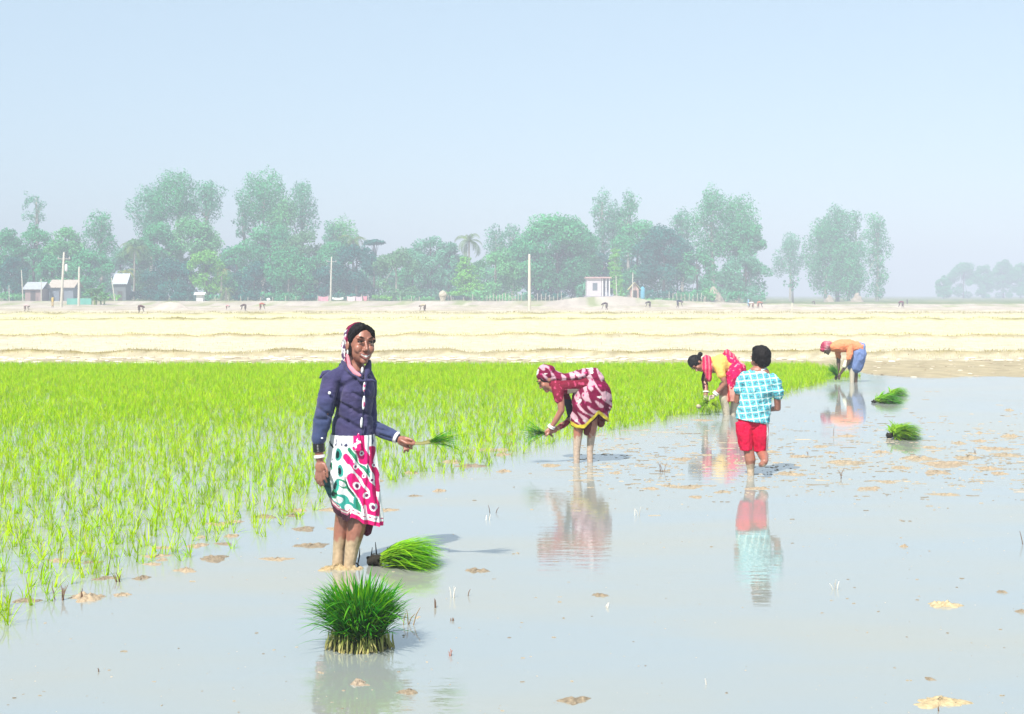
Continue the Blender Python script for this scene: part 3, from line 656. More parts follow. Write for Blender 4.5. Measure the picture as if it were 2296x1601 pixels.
# blue drum shed
X = gx(1441, 214); t = empty('water_tank', (X, 214, gh(X, 214)), 'small bright blue water tank beside the thatched pink hut', 'water tank')
mb = MB(); mb.sweep([(0, 0, 0), (0, 0, 1.35)], [.36, .36], 12, (0.12, 0.42, 0.60)); link('tank_body', mb.mesh('tank_body'), M['plain'], t)
mb = MB(); mb.sweep([(0, 0, 1.5), (0, 0, 1.6)], [.2, .18], 10, (0.1, 0.35, 0.5)); link('lid', mb.mesh('lid'), M['plain'], t)
# white pillared building on the mound
X = gx(1342, 206); zb = gh(X, 206) - .1; t = empty('white_building', (X, 206, zb), 'small white pillared building with flat roof on the earth mound', 'building')
k = 206 / FPX; w = 26 * k; h = gz(624, 206) - zb
mb = MB(); mb.box(-w, w * .25, 0, 4, 0, h, (0.62, 0.56, 0.58)); mb.box(w * .25, w, 1.2, 4, 0, h, (0.30, 0.30, 0.36)); link('wall', mb.mesh('wall', False), M['plain'], t)
mb = MB(); mb.box(-w - .2, w + .2, -.3, 4.2, h + .003, h + .22, (0.55, 0.36, 0.34)); link('roof', mb.mesh('roof', False), M['plain'], t)
for q in (0.36, 0.66, 0.95):
    mb = MB(); mb.sweep([(w * q, 0.1, 0.1), (w * q, 0.1, h - .1)], [.11, .1], 10, (0.82, 0.80, 0.80)); link('pillar', mb.mesh('pillar'), M['plain'], t)
mb = MB(); mb.box(-w * .5, -w * .1, -.03, .02, h * .35, h * .75, (0.15, 0.17, 0.2)); link('window', mb.mesh('window', False), M['plain'], t)
mb = MB(); mb.box(-w - .3, w + .3, -.5, 4.2, -.3, .12, (0.40, 0.36, 0.38)); link('plinth', mb.mesh('plinth', False), M['plain'], t)
# haystack
X = gx(993, 212)
mb = MB(); mb.ell((0, 0, 1.0), (0.68, 0.66, 0.55)); mb.sweep([(0, 0, 0), (0, 0, 1.1)], [.42, .6], 12)
me, v, n = remesh(mb, 'haystack', 0.06, 6); v += n * (vnoise(v, 5) * 0.06)[:, None]; put_verts(me, v); set_col(me, np.array((0.60, 0.52, 0.38)) * (1 + 0.25 * vnoise(v, 9))[:, None])
tag(link('haystack', me, M['straw'], loc=(X, 212, gh(X, 212))), 'small rounded haystack behind the sand mound at mid photo', 'haystack')
for (px, yt, hw, dd, lab) in [(1600, 650, 26, 221, 'ragged straw heap round the foot of the white eucalyptus trunk'), (1922, 661, 16, 268, 'pale straw heap under the isolated clump'), (1860, 665, 13, 268, 'low pale straw heap left under the isolated clump')]:
    X = gx(px, dd); w = hw * dd / FPX; hh_ = gz(yt, dd) - gh(X, dd); mb = MB(); mb.sweep([(0, 0, -.2), (0, 0, hh_ * .5), (0, 0, hh_)], [w, w * .72, w * .30], 14)
    me, v, n = remesh(mb, 'straw_heap', 0.1, 8); v += n * (vnoise(v, 1.6) * 0.18)[:, None]; put_verts(me, v); set_col(me, np.array((0.45, 0.37, 0.28)) * (1 + 0.25 * vnoise(v, 4))[:, None])
    tag(link('straw_heap', me, M['straw'], loc=(X, dd, gh(X, dd))), lab, 'straw heap')
# cloths on the washing line
def cloth_flat(px0, px1, y0, y1, d, col, label, sag=0.12):
    n = 14; V = []; k = d / FPX; X0, X1 = gx(px0, d), gx(px1, d); Z0, Z1 = gz(y0, d), gz(y1, d)
    for j in range(5):
        for i in range(n):
            u = i / (n - 1); V.append((X0 + (X1 - X0) * u, d + 0.06 * math.sin(u * 19 + px0) * (0.3 + j / 4), Z0 + (Z1 - Z0) * j / 4 - sag * math.sin(math.pi * u)))
    F = [(j * n + i, j * n + i + 1, (j + 1) * n + i + 1, (j + 1) * n + i) for j in range(4) for i in range(n - 1)]
    o = link('hanging_cloth', mesh_np('hanging_cloth', np.array(V), np.array(F), np.tile(col, (len(V), 1)), True), M['cloth']); tag(o, label, 'cloth', 'washing hung at the field edge')
cloth_flat(714, 736, 664, 675, 213, (0.75, 0.35, 0.42), 'pink cloth hung left of the slim pole')
cloth_flat(745, 770, 666, 671, 213, (0.78, 0.80, 0.76), 'narrow white cloth hung right of the slim pole')
cloth_flat(778, 796, 664, 674, 213, (0.80, 0.62, 0.66), 'pale pink cloth on the washing line')
cloth_flat(797, 812, 664, 674, 213.2, (0.74, 0.55, 0.62), 'dusky pink striped cloth on the washing line')
cloth_flat(814, 823, 663, 673, 213, (0.72, 0.30, 0.36), 'small red cloth at the right end of the washing line')
mb = MB(); 
for a, b in ((gx(712, 213), gx(738, 213)), (gx(742, 213), gx(826, 213))): mb.sweep([(a, 213, gz(663.5, 213)), ((a + b) / 2, 213, gz(664.5, 213)), (b, 213, gz(662.5, 213))], [.012] * 3, 5, (0.3, 0.3, 0.3))
tag(link('washing_line', mb.mesh('washing_line'), M['plain']), 'thin line strung between posts and holding the washing', 'rope')
cloth_flat(150, 205, 669, 683, 181, (0.14, 0.42, 0.34), 'green net stretched low beside the two left poles', 0.0)
# fence stakes
for i, px in enumerate([483, 512, 540, 556, 585, 612, 640, 664, 712, 738, 812, 826, 898, 922, 940, 1005, 1012, 1040, 1060] + list(range(1092, 1170, 7)) + list(range(1205, 1262, 9)) + list(range(1500, 1582, 9))):
    d = 212.5; h = (0.85 if px < 1050 else 1.0) * random.uniform(0.7, 1.3); X = gx(px, d); mb = MB()
    mb.sweep([(0, 0, -.2), (random.uniform(-.08, .08), 0, h)], [.055, .045], 6, (0.58, 0.52, 0.42), up=(0, 1, 0))
    grp = ('rough fence stake at the field edge left of the middle' if px < 1050 else 'pale bamboo fence stake left of the thick pale pole' if px < 1180 else 'pale bamboo fence stake under the great round tree' if px < 1300 else 'thin fence stake under the dark tree at right')
    tag(link('fence_stake', mb.mesh('fence_stake'), M['plain'], loc=(X, d, gh(X, d))), grp, 'fence stake', 'fence stakes at the field edge')
# sack and plastic scraps
for px, py, s, lab in ((602, 670, .32, 'white sack left by the fence stakes'),):
    if s: mb = MB(); mb.ell((0, 0, s * .8), (s, s * .8, s * .8), col=(0.85, 0.85, 0.85)); tag(link('sack', mb.mesh('sack'), M['plain'], loc=(gx(px, 212), 212, gh(gx(px, 212), 212))), lab, 'sack')

# ------------------------------------------------------------------ air
hz_ = MB(); hz_.box(-1300, 1300, -120, 1250, -1.5, 34)
hm = bpy.data.materials.new('haze'); hm.use_nodes = True; nt = hm.node_tree
for n in list(nt.nodes): nt.nodes.remove(n)
out = nt.nodes.new('ShaderNodeOutputMaterial'); pv = nt.nodes.new('ShaderNodeVolumePrincipled')
pv.inputs['Color'].default_value = (0.71, 0.76, 0.85, 1); pv.inputs['Density'].default_value = 0.0027; pv.inputs['Anisotropy'].default_value = -0.33
nt.links.new(pv.outputs[0], out.inputs['Volume'])
tag(link('haze', hz_.mesh('haze', False, False), hm), kind='stuff')

# ------------------------------------------------------------------ people
def cross_frame(fwd, up):
    """3x3 turning local -Y to fwd and local Z towards up"""
    f = Vector(fwd).normalized(); u = Vector(up); u = (u - f * u.dot(f)).normalized(); x = u.cross(-f) * -1
    x = (-f).cross(u).normalized()
    return Matrix(((x.x, -f.x, u.x), (x.y, -f.y, u.y), (x.z, -f.z, u.z)))
def add_head(mb, c, Mh, s=1.0, ears=True):
    c = Vector(c); P = lambda x, y, z: c + Mh @ (Vector((x, y, z)) * s)
    E = lambda p, r: mb.ell(P(*p), [q * s for q in r], Mh, 18, 12)
    E((0, .012, .022), (.077, .096, .104)); E((0, -.026, -.042), (.062, .062, .068)); E((0, -.070, -.098), (.024, .022, .019))
    for k in (-1, 1):
        E((k * .037, -.062, -.026), (.027, .026, .030)); E((k * .033, -.077, .036), (.030, .014, .010))
        E((k * .012, -.098, -.034), (.010, .010, .008))
        if ears: E((k * .080, .012, -.010), (.010, .020, .030))
    mb.sweep([P(0, -.080, .022), P(0, -.094, -.004), P(0, -.107, -.028)], [.008 * s, .009 * s, .012 * s], 8)
    mb.sweep([P(-.028, -.080, -.056), P(0, -.094, -.062), P(.028, -.080, -.056)], [.006 * s] * 3, 8)
    mb.sweep([P(-.026, -.078, -.066), P(0, -.090, -.084), P(.026, -.078, -.066)], [.006 * s] * 3, 8)
    return P
def face_parts(root, P, Mh, s, smile=True, brow=(0.01, 0.008, 0.007)):
    for k in (-1, 1):
        mb = MB(); mb.ell(P(k * .032, -.0845, .014), (.0115 * s, .006 * s, .0036 * s), Mh, 14, 8, (0.50, 0.42, 0.38)); e = link('eye', mb.mesh('eye'), M['gloss'], root)
        mb = MB(); mb.ell(P(k * .032 + .001, -.0895, .014), (.0056 * s, .004 * s, .0040 * s), Mh, 12, 8, (0.012, 0.008, 0.006)); link('iris', mb.mesh('iris'), M['gloss'], e)
        mb = MB(); mb.sweep([P(k * .018, -.0905, .0185), P(k * .033, -.0935, .0205), P(k * .048, -.081, .0155)], [.0034 * s] * 3, 6, (0.02, 0.012, 0.01)); link('eyelid', mb.mesh('eyelid'), M['hair'], e)
        mb = MB(); mb.sweep([P(k * .015, -.0925, .038), P(k * .034, -.0935, .044), P(k * .054, -.076, .037)], [.0022 * s, .0036 * s, .002 * s], 6, brow); link('eyebrow', mb.mesh('eyebrow'), M['hair'], root)
    if smile:
        mb = MB(); mb.sweep([P(-.023, -.0865, -.0605), P(0, -.0985, -.072), P(.023, -.0865, -.0605)], [(.005 * s, .003 * s), (.0105 * s, .004 * s), (.005 * s, .003 * s)], 8, (0.85, 0.82, 0.76)); link('teeth', mb.mesh('teeth'), M['gloss'], root)
        mb = MB(); mb.sweep([P(-.031, -.083, -.054), P(-.012, -.097, -.0605), P(0, -.0995, -.0615), P(.012, -.097, -.0605), P(.031, -.083, -.054)], [.003 * s, .0042 * s, .0045 * s, .0042 * s, .003 * s], 8, (0.22, 0.07, 0.06))
        mb.sweep([P(-.028, -.083, -.062), P(-.013, -.094, -.080), P(0, -.0975, -.085), P(.013, -.094, -.080), P(.028, -.083, -.062)], [.003 * s, .005 * s, .0055 * s, .005 * s, .003 * s], 8, (0.26, 0.08, 0.07)); link('lips', mb.mesh('lips'), M['skin'], root)
def finger(mb, pts, r): mb.sweep(pts, [r, r * .95, r * .8][:len(pts)] if len(pts) == 3 else [r, r * .98, r * .92, r * .8][:len(pts)], 8)
def part(root, mb, name, vox, matn, colf=None, wr=0.0, wsc=(14, 14, 14), it=3, creases=None, L=None, extra=None):
    me, v, n = remesh(mb, name, vox, it)
    if wr:
        w = np.array([noise.fractal((p[0] * wsc[0] + 3, p[1] * wsc[1], p[2] * wsc[2]), 0.6, 2.1, 3) for p in v]); v = v + n * (w * wr)[:, None]
    if creases is not None:
        for (a, b, dep, wid) in creases:
            a = np.array(L(*a)); b = np.array(L(*b)); ab = (b - a)[[0, 2]]; t = np.clip(((v[:, [0, 2]] - a[[0, 2]]) @ ab) / (ab @ ab), 0, 1)
            dd = np.linalg.norm(v[:, [0, 2]] - (a[[0, 2]] + t[:, None] * ab), axis=1)
            v = v - n * (1.9 * dep * np.exp(-(dd / wid) ** 2) * (n[:, 1] < 0.2))[:, None]
    if extra is not None: v = extra(v, n)
    put_verts(me, v); set_col(me, colf(v, n) if callable(colf) else np.tile(colf, (len(v), 1)))
    return link(name, me, M[matn], root)
SKIN = np.array((0.31, 0.125, 0.082)); MUDC = np.array((0.42, 0.31, 0.19))
def skin_mud_light(zm, base=SKIN, legc=MUDC, ragged=0.03):
    def f(v, n):
        e = vnoise(v, 30); m = smst(-0.25, 0.25, (zm + ragged * e - v[:, 2]) / 0.05)[:, None]
        c = base * (1 + 0.12 * vnoise(v, 12))[:, None]; return c * (1 - m) + legc * (1 + 0.25 * vnoise(v, 60))[:, None] * m
    return f
def bunch(root, o, az, lean, n, L0, L1, spread, c0, c1, name='seedling_bunch', r0=0.012, wd=(0.003, 0.005), curve=(0.0, 0.9), segs=5, roots=True):
    """a held or lying bunch of seedlings: blades from one point, one direction"""
    base = np.array(o)[None, :] + rng.normal(0, r0, (n, 3))
    v, f, c = blades(base, rng.normal(az, spread, n), rng.normal(lean, spread, n), U_(*curve, n), U_(L0, L1, n), U_(*wd, n), segs, c0, c1, 0.25, 1.2)
    return v, f, c

# ---- woman standing in front -------------------------------------------------
D1 = 8.1; S1 = 0.3823 * D1 / FPX
wx = gx(673.5 + 0.3823 * 260, D1)
L1 = lambda a, b, y=0.0: ((a - 260) * S1, y, (1500 - b) * S1)
wom = empty('person', (wx, D1, 0), 'smiling woman standing in a navy jacket and printed skirt holding out rice seedlings', 'person', 'people planting rice')
Mh = Matrix.Rotation(R(27), 3, 'Z') @ Matrix.Rotation(R(4), 3, 'Y') @ Matrix.Rotation(R(-3), 3, 'X')
mb = MB(); hc = L1(356, 197, -0.02); P1 = add_head(mb, hc, Mh, 1.0)
mb.sweep([L1(338, 225, .01), L1(326, 300, .01), L1(322, 345, .01)], [.050, .048, .06], 14)
mb.sweep([L1(322, 350, .01), L1(310, 480, 0), L1(305, 700, 0), L1(305, 800, 0)], [(.07, .045), (.065, .05), (.065, .05), (.08, .06)], 16)
mb.sweep([L1(205, 420, -.04), L1(166, 530, -.075), L1(142, 640, -.098), L1(124, 770, -.12), L1(130, 850, -.125)], [.030, .035, .035, .030, .025], 12)
mb.ell(L1(137, 898, -.13), (.034, .020, .042))
for k, (a, b, c_, r) in enumerate([((114, 925), (112, 962), (122, 992), .0088), ((129, 930), (128, 975), (138, 1006), .0093), ((145, 932), (146, 975), (155, 1004), .0092), ((160, 926), (164, 962), (172, 985), .0085)]):
    finger(mb, [L1(*a, -.132 - .003 * k), L1(*b, -.145), L1(*c_, -.135)], r)
finger(mb, [L1(160, 880, -.14), L1(178, 915, -.155), L1(180, 950, -.16)], .0098)
mb.sweep([L1(380, 430, .07), L1(386, 560, .088), L1(400, 670, .068), L1(485, 710, .024), L1(560, 737, -.01)], [.024, .024, .024, .022, .022], 12)
mb.ell(L1(603, 760, -.02), (.040, .022, .031), Matrix.Rotation(R(25), 3, 'Y'))
finger(mb, [L1(622, 742, -.025), L1(655, 752, -.04), L1(682, 773, -.035)], .0100)
finger(mb, [L1(632, 758, -.02), L1(655, 783, -.045), L1(655, 803, -.03)], .0095)
finger(mb, [L1(624, 775, -.02), L1(638, 802, -.045), L1(633, 818, -.03)], .0095)
finger(mb, [L1(610, 785, -.02), L1(617, 810, -.045), L1(610, 824, -.03)], .0088)
finger(mb, [L1(592, 752, -.045), L1(628, 768, -.062), L1(668, 776, -.052)], .0105)
mb.sweep([L1(252, 1050, .02), L1(252, 1200, .02), L1(236, 1300, .03), L1(222, 1400, .03), L1(218, 1480, .02), L1(216, 1560, .02)], [.055, .052, .047, .037, .036, .04], 14)
mb.sweep([L1(345, 1060, .0), L1(345, 1200, -.015), L1(328, 1280, -.02), L1(306, 1380, -.02), L1(293, 1470, -.03), L1(292, 1560, -.03)], [.055, .055, .056, .044, .036, .04], 14)
mb.sweep([L1(292, 1540, -.03), L1(345, 1555, -.15)], [.045, .035], 10); mb.sweep([L1(216, 1545, .02), L1(250, 1560, -.1)], [.042, .035], 10)
def f_(v, n):
    c = skin_mud_light((1500 - 1335) * S1, ragged=.035)(v, n)
    up = (v[:, 2] > L1(0, 1235)[2]) & (v[:, 2] < .6); c[up] = SKIN * 0.8
    return c
part(wom, mb, 'body', .0042, 'skin', f_, it=3)
face_parts(wom, P1, Mh, 1.0)
# hair
mb = MB(); mb.ell(P1(0, .028, .036), (.0825, .098, .100), Mh, 24, 16)
mb.ell(P1(-.064, .022, -.006), (.017, .046, .072), Mh); mb.ell(P1(.062, .022, -.005), (.016, .040, .05), Mh)
mb.sweep([P1(-.010, -.058, .108), P1(-.050, -.056, .080), P1(-.076, -.020, .024)], [(.020, .010), (.022, .011), (.018, .014)], 10, up=Mh @ Vector((0, -1, 0)))
mb.sweep([P1(.010, -.058, .108), P1(.050, -.054, .080), P1(.074, -.020, .024)], [(.018, .010), (.020, .010), (.016, .012)], 10, up=Mh @ Vector((0, -1, 0)))
part(wom, mb, 'hair', .004, 'hair', (0.010, 0.008, 0.009), wr=.003, wsc=(60, 60, 8), it=8)
# headscarf
mb = MB(); mb.ell(P1(-.002, .052, .037), (.0855, .090, .1030), Mh, 24, 16)
mb.sweep([L1(270, 150, .06), L1(255, 205, .065), L1(264, 290, .05), L1(300, 345, .03)], [(.022, .04), (.024, .05), (.026, .05), (.05, .06)], 12)
def f_(v, n):
    q = (v - np.array(hc)) @ np.array(Mh); c = np.empty((len(v), 3)); c[:] = (0.72, 0.72, 0.70)
    k = vnoise(v, 38); c[k > 0.12] = (0.10, 0.05, 0.12); c[(k < -0.3)] = (0.55, 0.12, 0.25)
    rim = (q[:, 1] < 0.035) | (q[:, 2] > .09) | (v[:, 0] > L1(262, 0)[0]) & (v[:, 2] < L1(0, 230)[2]); c[rim] = (0.17, 0.012, 0.05); return c
part(wom, mb, 'headscarf', .005, 'cloth', f_, wr=.004)
mb = MB(); mb.sweep([L1(282, 255, -.05), L1(296, 318, -.068), L1(330, 356, -.092), L1(362, 372, -.105)], [(.010, .008), (.014, .010), (.016, .010), (.010, .008)], 10)
part(wom, mb, 'scarf_edge', .004, 'cloth', (0.62, 0.25, 0.30))
mb = MB(); mb.ell(L1(284, 238, -.055), (.006, .006, .016), col=(0.85, 0.85, 0.82)); link('earring', mb.mesh('earring'), M['gloss'], wom)
# jacket
mb = MB()
mb.sweep([L1(320, 352, .012), L1(312, 392, .008), L1(322, 470, -.005), L1(312, 590, 0), L1(306, 690, 0), L1(306, 782, 0)],
         [(.082, .070), (.122, .092), (.118, .112), (.112, .098), (.126, .106), (.136, .114)], 28, caps=False)
mb.sweep([L1(250, 362, .0), L1(188, 408, -.05), L1(168, 520, -.075), L1(143, 630, -.098), L1(124, 738, -.118)], [(.050, .052), (.062, .060), (.062, .062), (.052, .054), (.045, .046)], 18)
mb.sweep([L1(370, 368, .05), L1(388, 420, .075), L1(386, 560, .09), L1(400, 676, .07), L1(480, 708, .025), L1(556, 738, -.006)], [.050, .056, .052, .052, .044, .034], 18)
mb.sweep([L1(262, 318, .03), L1(235, 330, .07), L1(300, 330, .10)], [.035, .035, .03], 10)      # collar at the nape
mb.sweep([L1(250, 300, .0), L1(300, 352, -.07), L1(372, 402, -.110)], [(.012, .02), (.014, .024), (.010, .014)], 10)  # left collar edge
mb.sweep([L1(405, 300, -.02), L1(402, 340, -.055), L1(392, 400, -.105)], [(.016, .02), (.020, .024), (.010, .014)], 10)
mb.sweep([L1(170, 368, .0), L1(132, 362, .0), L1(118, 392, -.01)], [.024, .013, .007], 10)                               # hood edge behind the shoulder
mb.sweep([L1(385, 405, -.110), L1(425, 398, -.09), L1(452, 410, -.08)], [.008, .010, .005], 8)      # drawstring ends
CR = [((225, 528), (300, 560), .007, .012), ((300, 560), (358, 592), .006, .012), ((188, 598), (290, 640), .008, .012), ((290, 640), (378, 688), .007, .012), ((255, 430), (330, 395), .008, .014), ((250, 440), (215, 580), .008, .012), ((320, 470), (375, 500), .005, .010), ((385, 395), (382, 790), .006, .008),
      ((395, 500), (432, 515), .005, .010), ((385, 590), (425, 610), .006, .010), ((120, 560), (180, 590), .005, .010), ((110, 620), (175, 625), .006, .010), ((455, 690), (520, 700), .005, .010), ((470, 730), (530, 745), .005, .01)]
def f_(v, n):
    c = np.tile((0.040, 0.036, 0.105), (len(v), 1)); b = smst(430, 660, 1500 - v[:, 2] / S1) * (v[:, 0] < L1(215, 0)[0]); b = np.maximum(b, (v[:, 0] > L1(440, 0)[0]) * 0.9)[:, None]
    c = c * (1 - b) + np.array((0.036, 0.052, 0.125)) * b
    d = np.clip(vnoise(v, 14) * 1.6, 0, 1)[:, None] * 0.35; c = c * (1 - d) + np.array((0.11, 0.085, 0.20)) * d   # paler purple blotches at random
    return c
part(wom, mb, 'jacket', .0048, 'jacket', f_, wr=.0055, wsc=(8, 8, 13), it=5, creases=CR, L=L1)
# light tunic showing in the gaps of the front
for (a, b, w) in (((374, 322), (366, 362), .011), ((384, 408), (384, 468), .010), ((381, 488), (381, 570), .012), ((370, 612), (367, 675), .010)):
    mb = MB(); yy = -.112 if a[1] > 400 else -.085
    mb.ell(L1((a[0] + b[0]) / 2 + 2, (a[1] + b[1]) / 2, yy + .002), (w * .8, .0105, (b[1] - a[1]) / 2 * S1 * 1.05), Matrix.Rotation(R(4), 3, 'Y'))
    part(wom, mb, 'tunic', .0035, 'cloth', lambda v, n: np.where(((vnoise(v, 45) > .1) & (v[:, 0] > L1(383, 0)[0]))[:, None], (0.70, 0.10, 0.25), (0.80, 0.80, 0.80)), it=1)
mb = MB(); mb.ell(L1(189, 470, -.138), (.0095, .005, .0095), col=(0.8, 0.8, 0.78)); link('button', mb.mesh('button'), M['gloss'], wom)
mb = MB(); mb.ell(L1(150, 728, -.166), (.007, .004, .005), col=(0.8, 0.8, 0.78)); link('button', mb.mesh('button'), M['gloss'], wom)
# skirt
ZS = [720, 800, 880, 960, 1040, 1120, 1180, 1260]; XL = [180, 172, 166, 150, 138, 152, 180, 200]; XR = [432, 438, 448, 458, 464, 469, 472, 473]
def hemz(x): return np.interp(x, [130, 170, 230, 288, 300, 312, 400, 474], [1090, 1130, 1185, 1216, 1205, 1192, 1236, 1256])
nu, nv = 300, 230; th = np.linspace(0, 2 * np.pi, nu, endpoint=False)
V = np.zeros((nv, nu, 3))
for j in range(nv):
    t = j / (nv - 1); z0 = 720 + (1235 - 720) * t
    xl, xr = np.interp(z0, ZS, XL), np.interp(z0, ZS, XR); cx, hwid = (xl + xr) / 2, (xr - xl) / 2
    fold = (0.25 + t) * (9 * np.sin(th * 9 + 1.2 + 1.5 * np.sin(z0 / 120)) + 5 * np.sin(th * 15 + z0 / 90.) ) + 2.5 * np.sin(th * 23 + z0 / 40)
    x = cx + hwid * np.cos(th) + fold * np.cos(th); yv = 112 * np.sin(th) + fold * np.sin(th) * 1.3 - 14 * t * np.sin(th * 2 + 1)
    zb = hemz(x); z = 720 + (zb - 720) * t
    V[j, :, 0] = x; V[j, :, 1] = yv; V[j, :, 2] = z
zx, zy_ = V[..., 0].ravel(), V[..., 2].ravel(); front = V[..., 1].ravel() < 30
def seg_d(px, py, pts):
    d = np.full(len(px), 1e9); 
    for (a, b) in zip(pts[:-1], pts[1:]):
        a = np.array(a, float); b = np.array(b, float); ab = b - a; t = np.clip(((px - a[0]) * ab[0] + (py - a[1]) * ab[1]) / (ab @ ab), 0, 1)
        d = np.minimum(d, np.hypot(px - a[0] - t * ab[0], py - a[1] - t * ab[1]))
    return d
wz = 5 * np.sin(zy_ / 17.0) + 4 * np.sin(zx / 13.0 + zy_ / 29.)
X_, Y_ = zx + wz * .6, zy_ + wz * .4
C = np.tile((0.78, 0.80, 0.79), (len(zx), 1))
GRN, TEAL, DK, PINK, MAG = (0.03, 0.26, 0.14), (0.04, 0.34, 0.28), (0.012, 0.03, 0.03), (0.74, 0.012, 0.17), (0.45, 0.01, 0.10)
def paint(mask, col): C[mask] = col
def ovl(cx, cy, rx, ry, col, ang=0):
    c_, s_ = math.cos(R(ang)), math.sin(R(ang)); u = (X_ - cx) * c_ + (Y_ - cy) * s_; w = -(X_ - cx) * s_ + (Y_ - cy) * c_
    paint((u / rx) ** 2 + (w / ry) ** 2 < 1, col)
for (a, b, rx, ry, ang) in ((235, 830, 17, 36, 5), (247, 925, 18, 36, -5), (262, 1000, 40, 22, 30), (225, 1010, 16, 40, 20), (240, 1090, 62, 34, 15), (300, 1140, 50, 34, 30), (210, 1060, 18, 30, 0), (195, 900, 8, 18, 0)):
    ovl(a, b, rx, ry, TEAL if ry > 30 else GRN, ang); ovl(a - 5, b, rx * .55, ry * .62, (0.75, 0.78, 0.77) if rx > 30 else DK, ang)
paint(seg_d(X_, Y_, [(178, 765), (200, 790)]) < 6, DK); paint(seg_d(X_, Y_, [(205, 1048), (222, 1056)]) < 5, DK); paint(seg_d(X_, Y_, [(300, 990), (345, 1060), (340, 1170)]) < 17, TEAL); paint(seg_d(X_, Y_, [(355, 1060), (352, 1150), (362, 1185)]) < 12, GRN)
paint(seg_d(X_, Y_, [(300, 800), (355, 870), (395, 925), (408, 960)]) < 11, GRN); paint(seg_d(X_, Y_, [(285, 965), (295, 1020), (330, 1060)]) < 13, GRN); paint(seg_d(X_, Y_, [(280, 960), (290, 1015), (325, 1055)]) < 5, DK); paint(seg_d(X_, Y_, [(405, 870), (412, 930)]) < 9, TEAL)
W1 = seg_d(X_, Y_, [(345, 700), (362, 800), (385, 860)]); W2 = seg_d(X_, Y_, [(276, 838), (335, 905), (385, 965), (425, 1030), (445, 1120), (455, 1200)]); W3 = seg_d(X_, Y_, [(310, 960), (340, 1015), (385, 1075), (410, 1150), (418, 1200)]); W4 = seg_d(X_, Y_, [(425, 800), (420, 880), (452, 960), (458, 1040)])
paint(W1 < 36, (0.8, 0.8, 0.8)); paint((W2 < 25) | (W3 < 35), (0.8, 0.8, 0.8)); paint(W4 < 20, (0.8, .8, .8)); paint(W1 < 30, PINK); paint((W2 < 18) | (W3 < 28), PINK); paint(W4 < 14, MAG)
paint(seg_d(X_, Y_, [(330, 870), (372, 925), (392, 960)]) < 5, (0.8, .8, .8)); paint(seg_d(X_, Y_, [(300, 890), (330, 930)]) < 4, (.8, .8, .8)); paint(seg_d(X_, Y_, [(384, 1128), (396, 1175)]) < 6, (.8, .8, .8))
for (a, b, r) in ((368, 822, 14), (338, 900, 14), (380, 952, 13), (342, 1010, 19), (397, 1068, 20), (432, 1137, 20), (428, 982, 13), (350, 765, 9), (440, 900, 10)):
    ovl(a, b, r, r * 1.1, (0.86, 0.86, 0.86)); ovl(a, b, r * .52, r * .6, (0.16, 0.02, 0.10))
side = (zx < 178 + 0.1 * (zy_ - 900)) & (zy_ > 930); paint(side, (0.045, 0.14, 0.14)); paint(side & (Y_ > 1090), (0.10, 0.02, 0.05)); paint(side & (Y_ % 46 < 12), (0.02, 0.07, 0.07))  # dark green side panel with its shadow painted into the colour
hb = hemz(zx) - zy_; lf = zx < 305
paint(lf & (hb < 60) & (zx > 180), (0.36, 0.10, 0.16)); paint(lf & (hb < 34), (0.05, 0.02, 0.03)); paint(lf & (hb < 52) & (hb > 44), (0.6, 0.55, 0.5))
paint(~lf & (hb < 58), (0.84, 0.82, 0.82)); paint(~lf & (hb < 58) & (np.abs(hb - 42) < 4) & (np.sin(zx / 5.) > 0), (0.5, .1, .2)); paint(~lf & (hb < 24), (0.72, 0.012, 0.16))
VV = np.stack([(V[..., 0] - 260) * S1, V[..., 1] * S1, (1500 - V[..., 2]) * S1], -1).reshape(-1, 3)
I = np.arange(nv - 1)[:, None] * nu + np.arange(nu)[None, :]; J = np.arange(nv - 1)[:, None] * nu + (np.arange(nu)[None, :] + 1) % nu
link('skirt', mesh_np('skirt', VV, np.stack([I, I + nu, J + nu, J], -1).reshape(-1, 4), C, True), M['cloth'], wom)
mb = MB(); mb.sweep([L1(392, 1150, .03), L1(392, 1240, .03), L1(388, 1292, .02)], [(.045, .045), (.040, .04), (.030, .03)], 14)
part(wom, mb, 'petticoat', .006, 'cloth', (0.10, 0.012, 0.035), wr=.004)
mb = MB(); mb.sweep([L1(352, 712, -.098), L1(352, 760, -.118), L1(345, 792, -.124)], [(.006, .01), (.020, .012), (.030, .008)], 12)
part(wom, mb, 'skirt_slit', .004, 'cloth', lambda v, n: np.where((vnoise(v, 50) > .25)[:, None], (0.8, .8, .8), (0.70, 0.012, 0.17)), it=1)
# bangles, watch strap
def ring(root, a, b, r, name, col, t=0.004, matn='gloss', n=1):
    for i in range(n):
        mb = MB(); A = Vector(a).lerp(Vector(b), (i + 0.5) / n); dr = (Vector(b) - Vector(a)).normalized(); u = dr.orthogonal().normalized(); w = dr.cross(u); V = []; N_, K_ = 28, 8
        for k in range(N_):
            q = 2 * math.pi * k / N_; c = u * math.cos(q) + w * math.sin(q)
            for l in range(K_): p = 2 * math.pi * l / K_; V.append(A + c * (r + t * math.cos(p)) + dr * (t * 1.1 * math.sin(p)))
        F = [(k * K_ + l, ((k + 1) % N_) * K_ + l, ((k + 1) % N_) * K_ + (l + 1) % K_, k * K_ + (l + 1) % K_) for k in range(N_) for l in range(K_)]
        mb.add([tuple(p) for p in V], F, None, col); link(name, mb.mesh(name), M[matn], root)
ring(wom, L1(122, 752, -.119), L1(127, 812, -.122), .032, 'black_bangle', (0.012, 0.012, 0.014), .0048, n=7)
ring(wom, L1(129, 830, -.124), L1(131, 846, -.125), .029, 'white_bangle', (0.85, 0.82, 0.8), .0048, n=2)
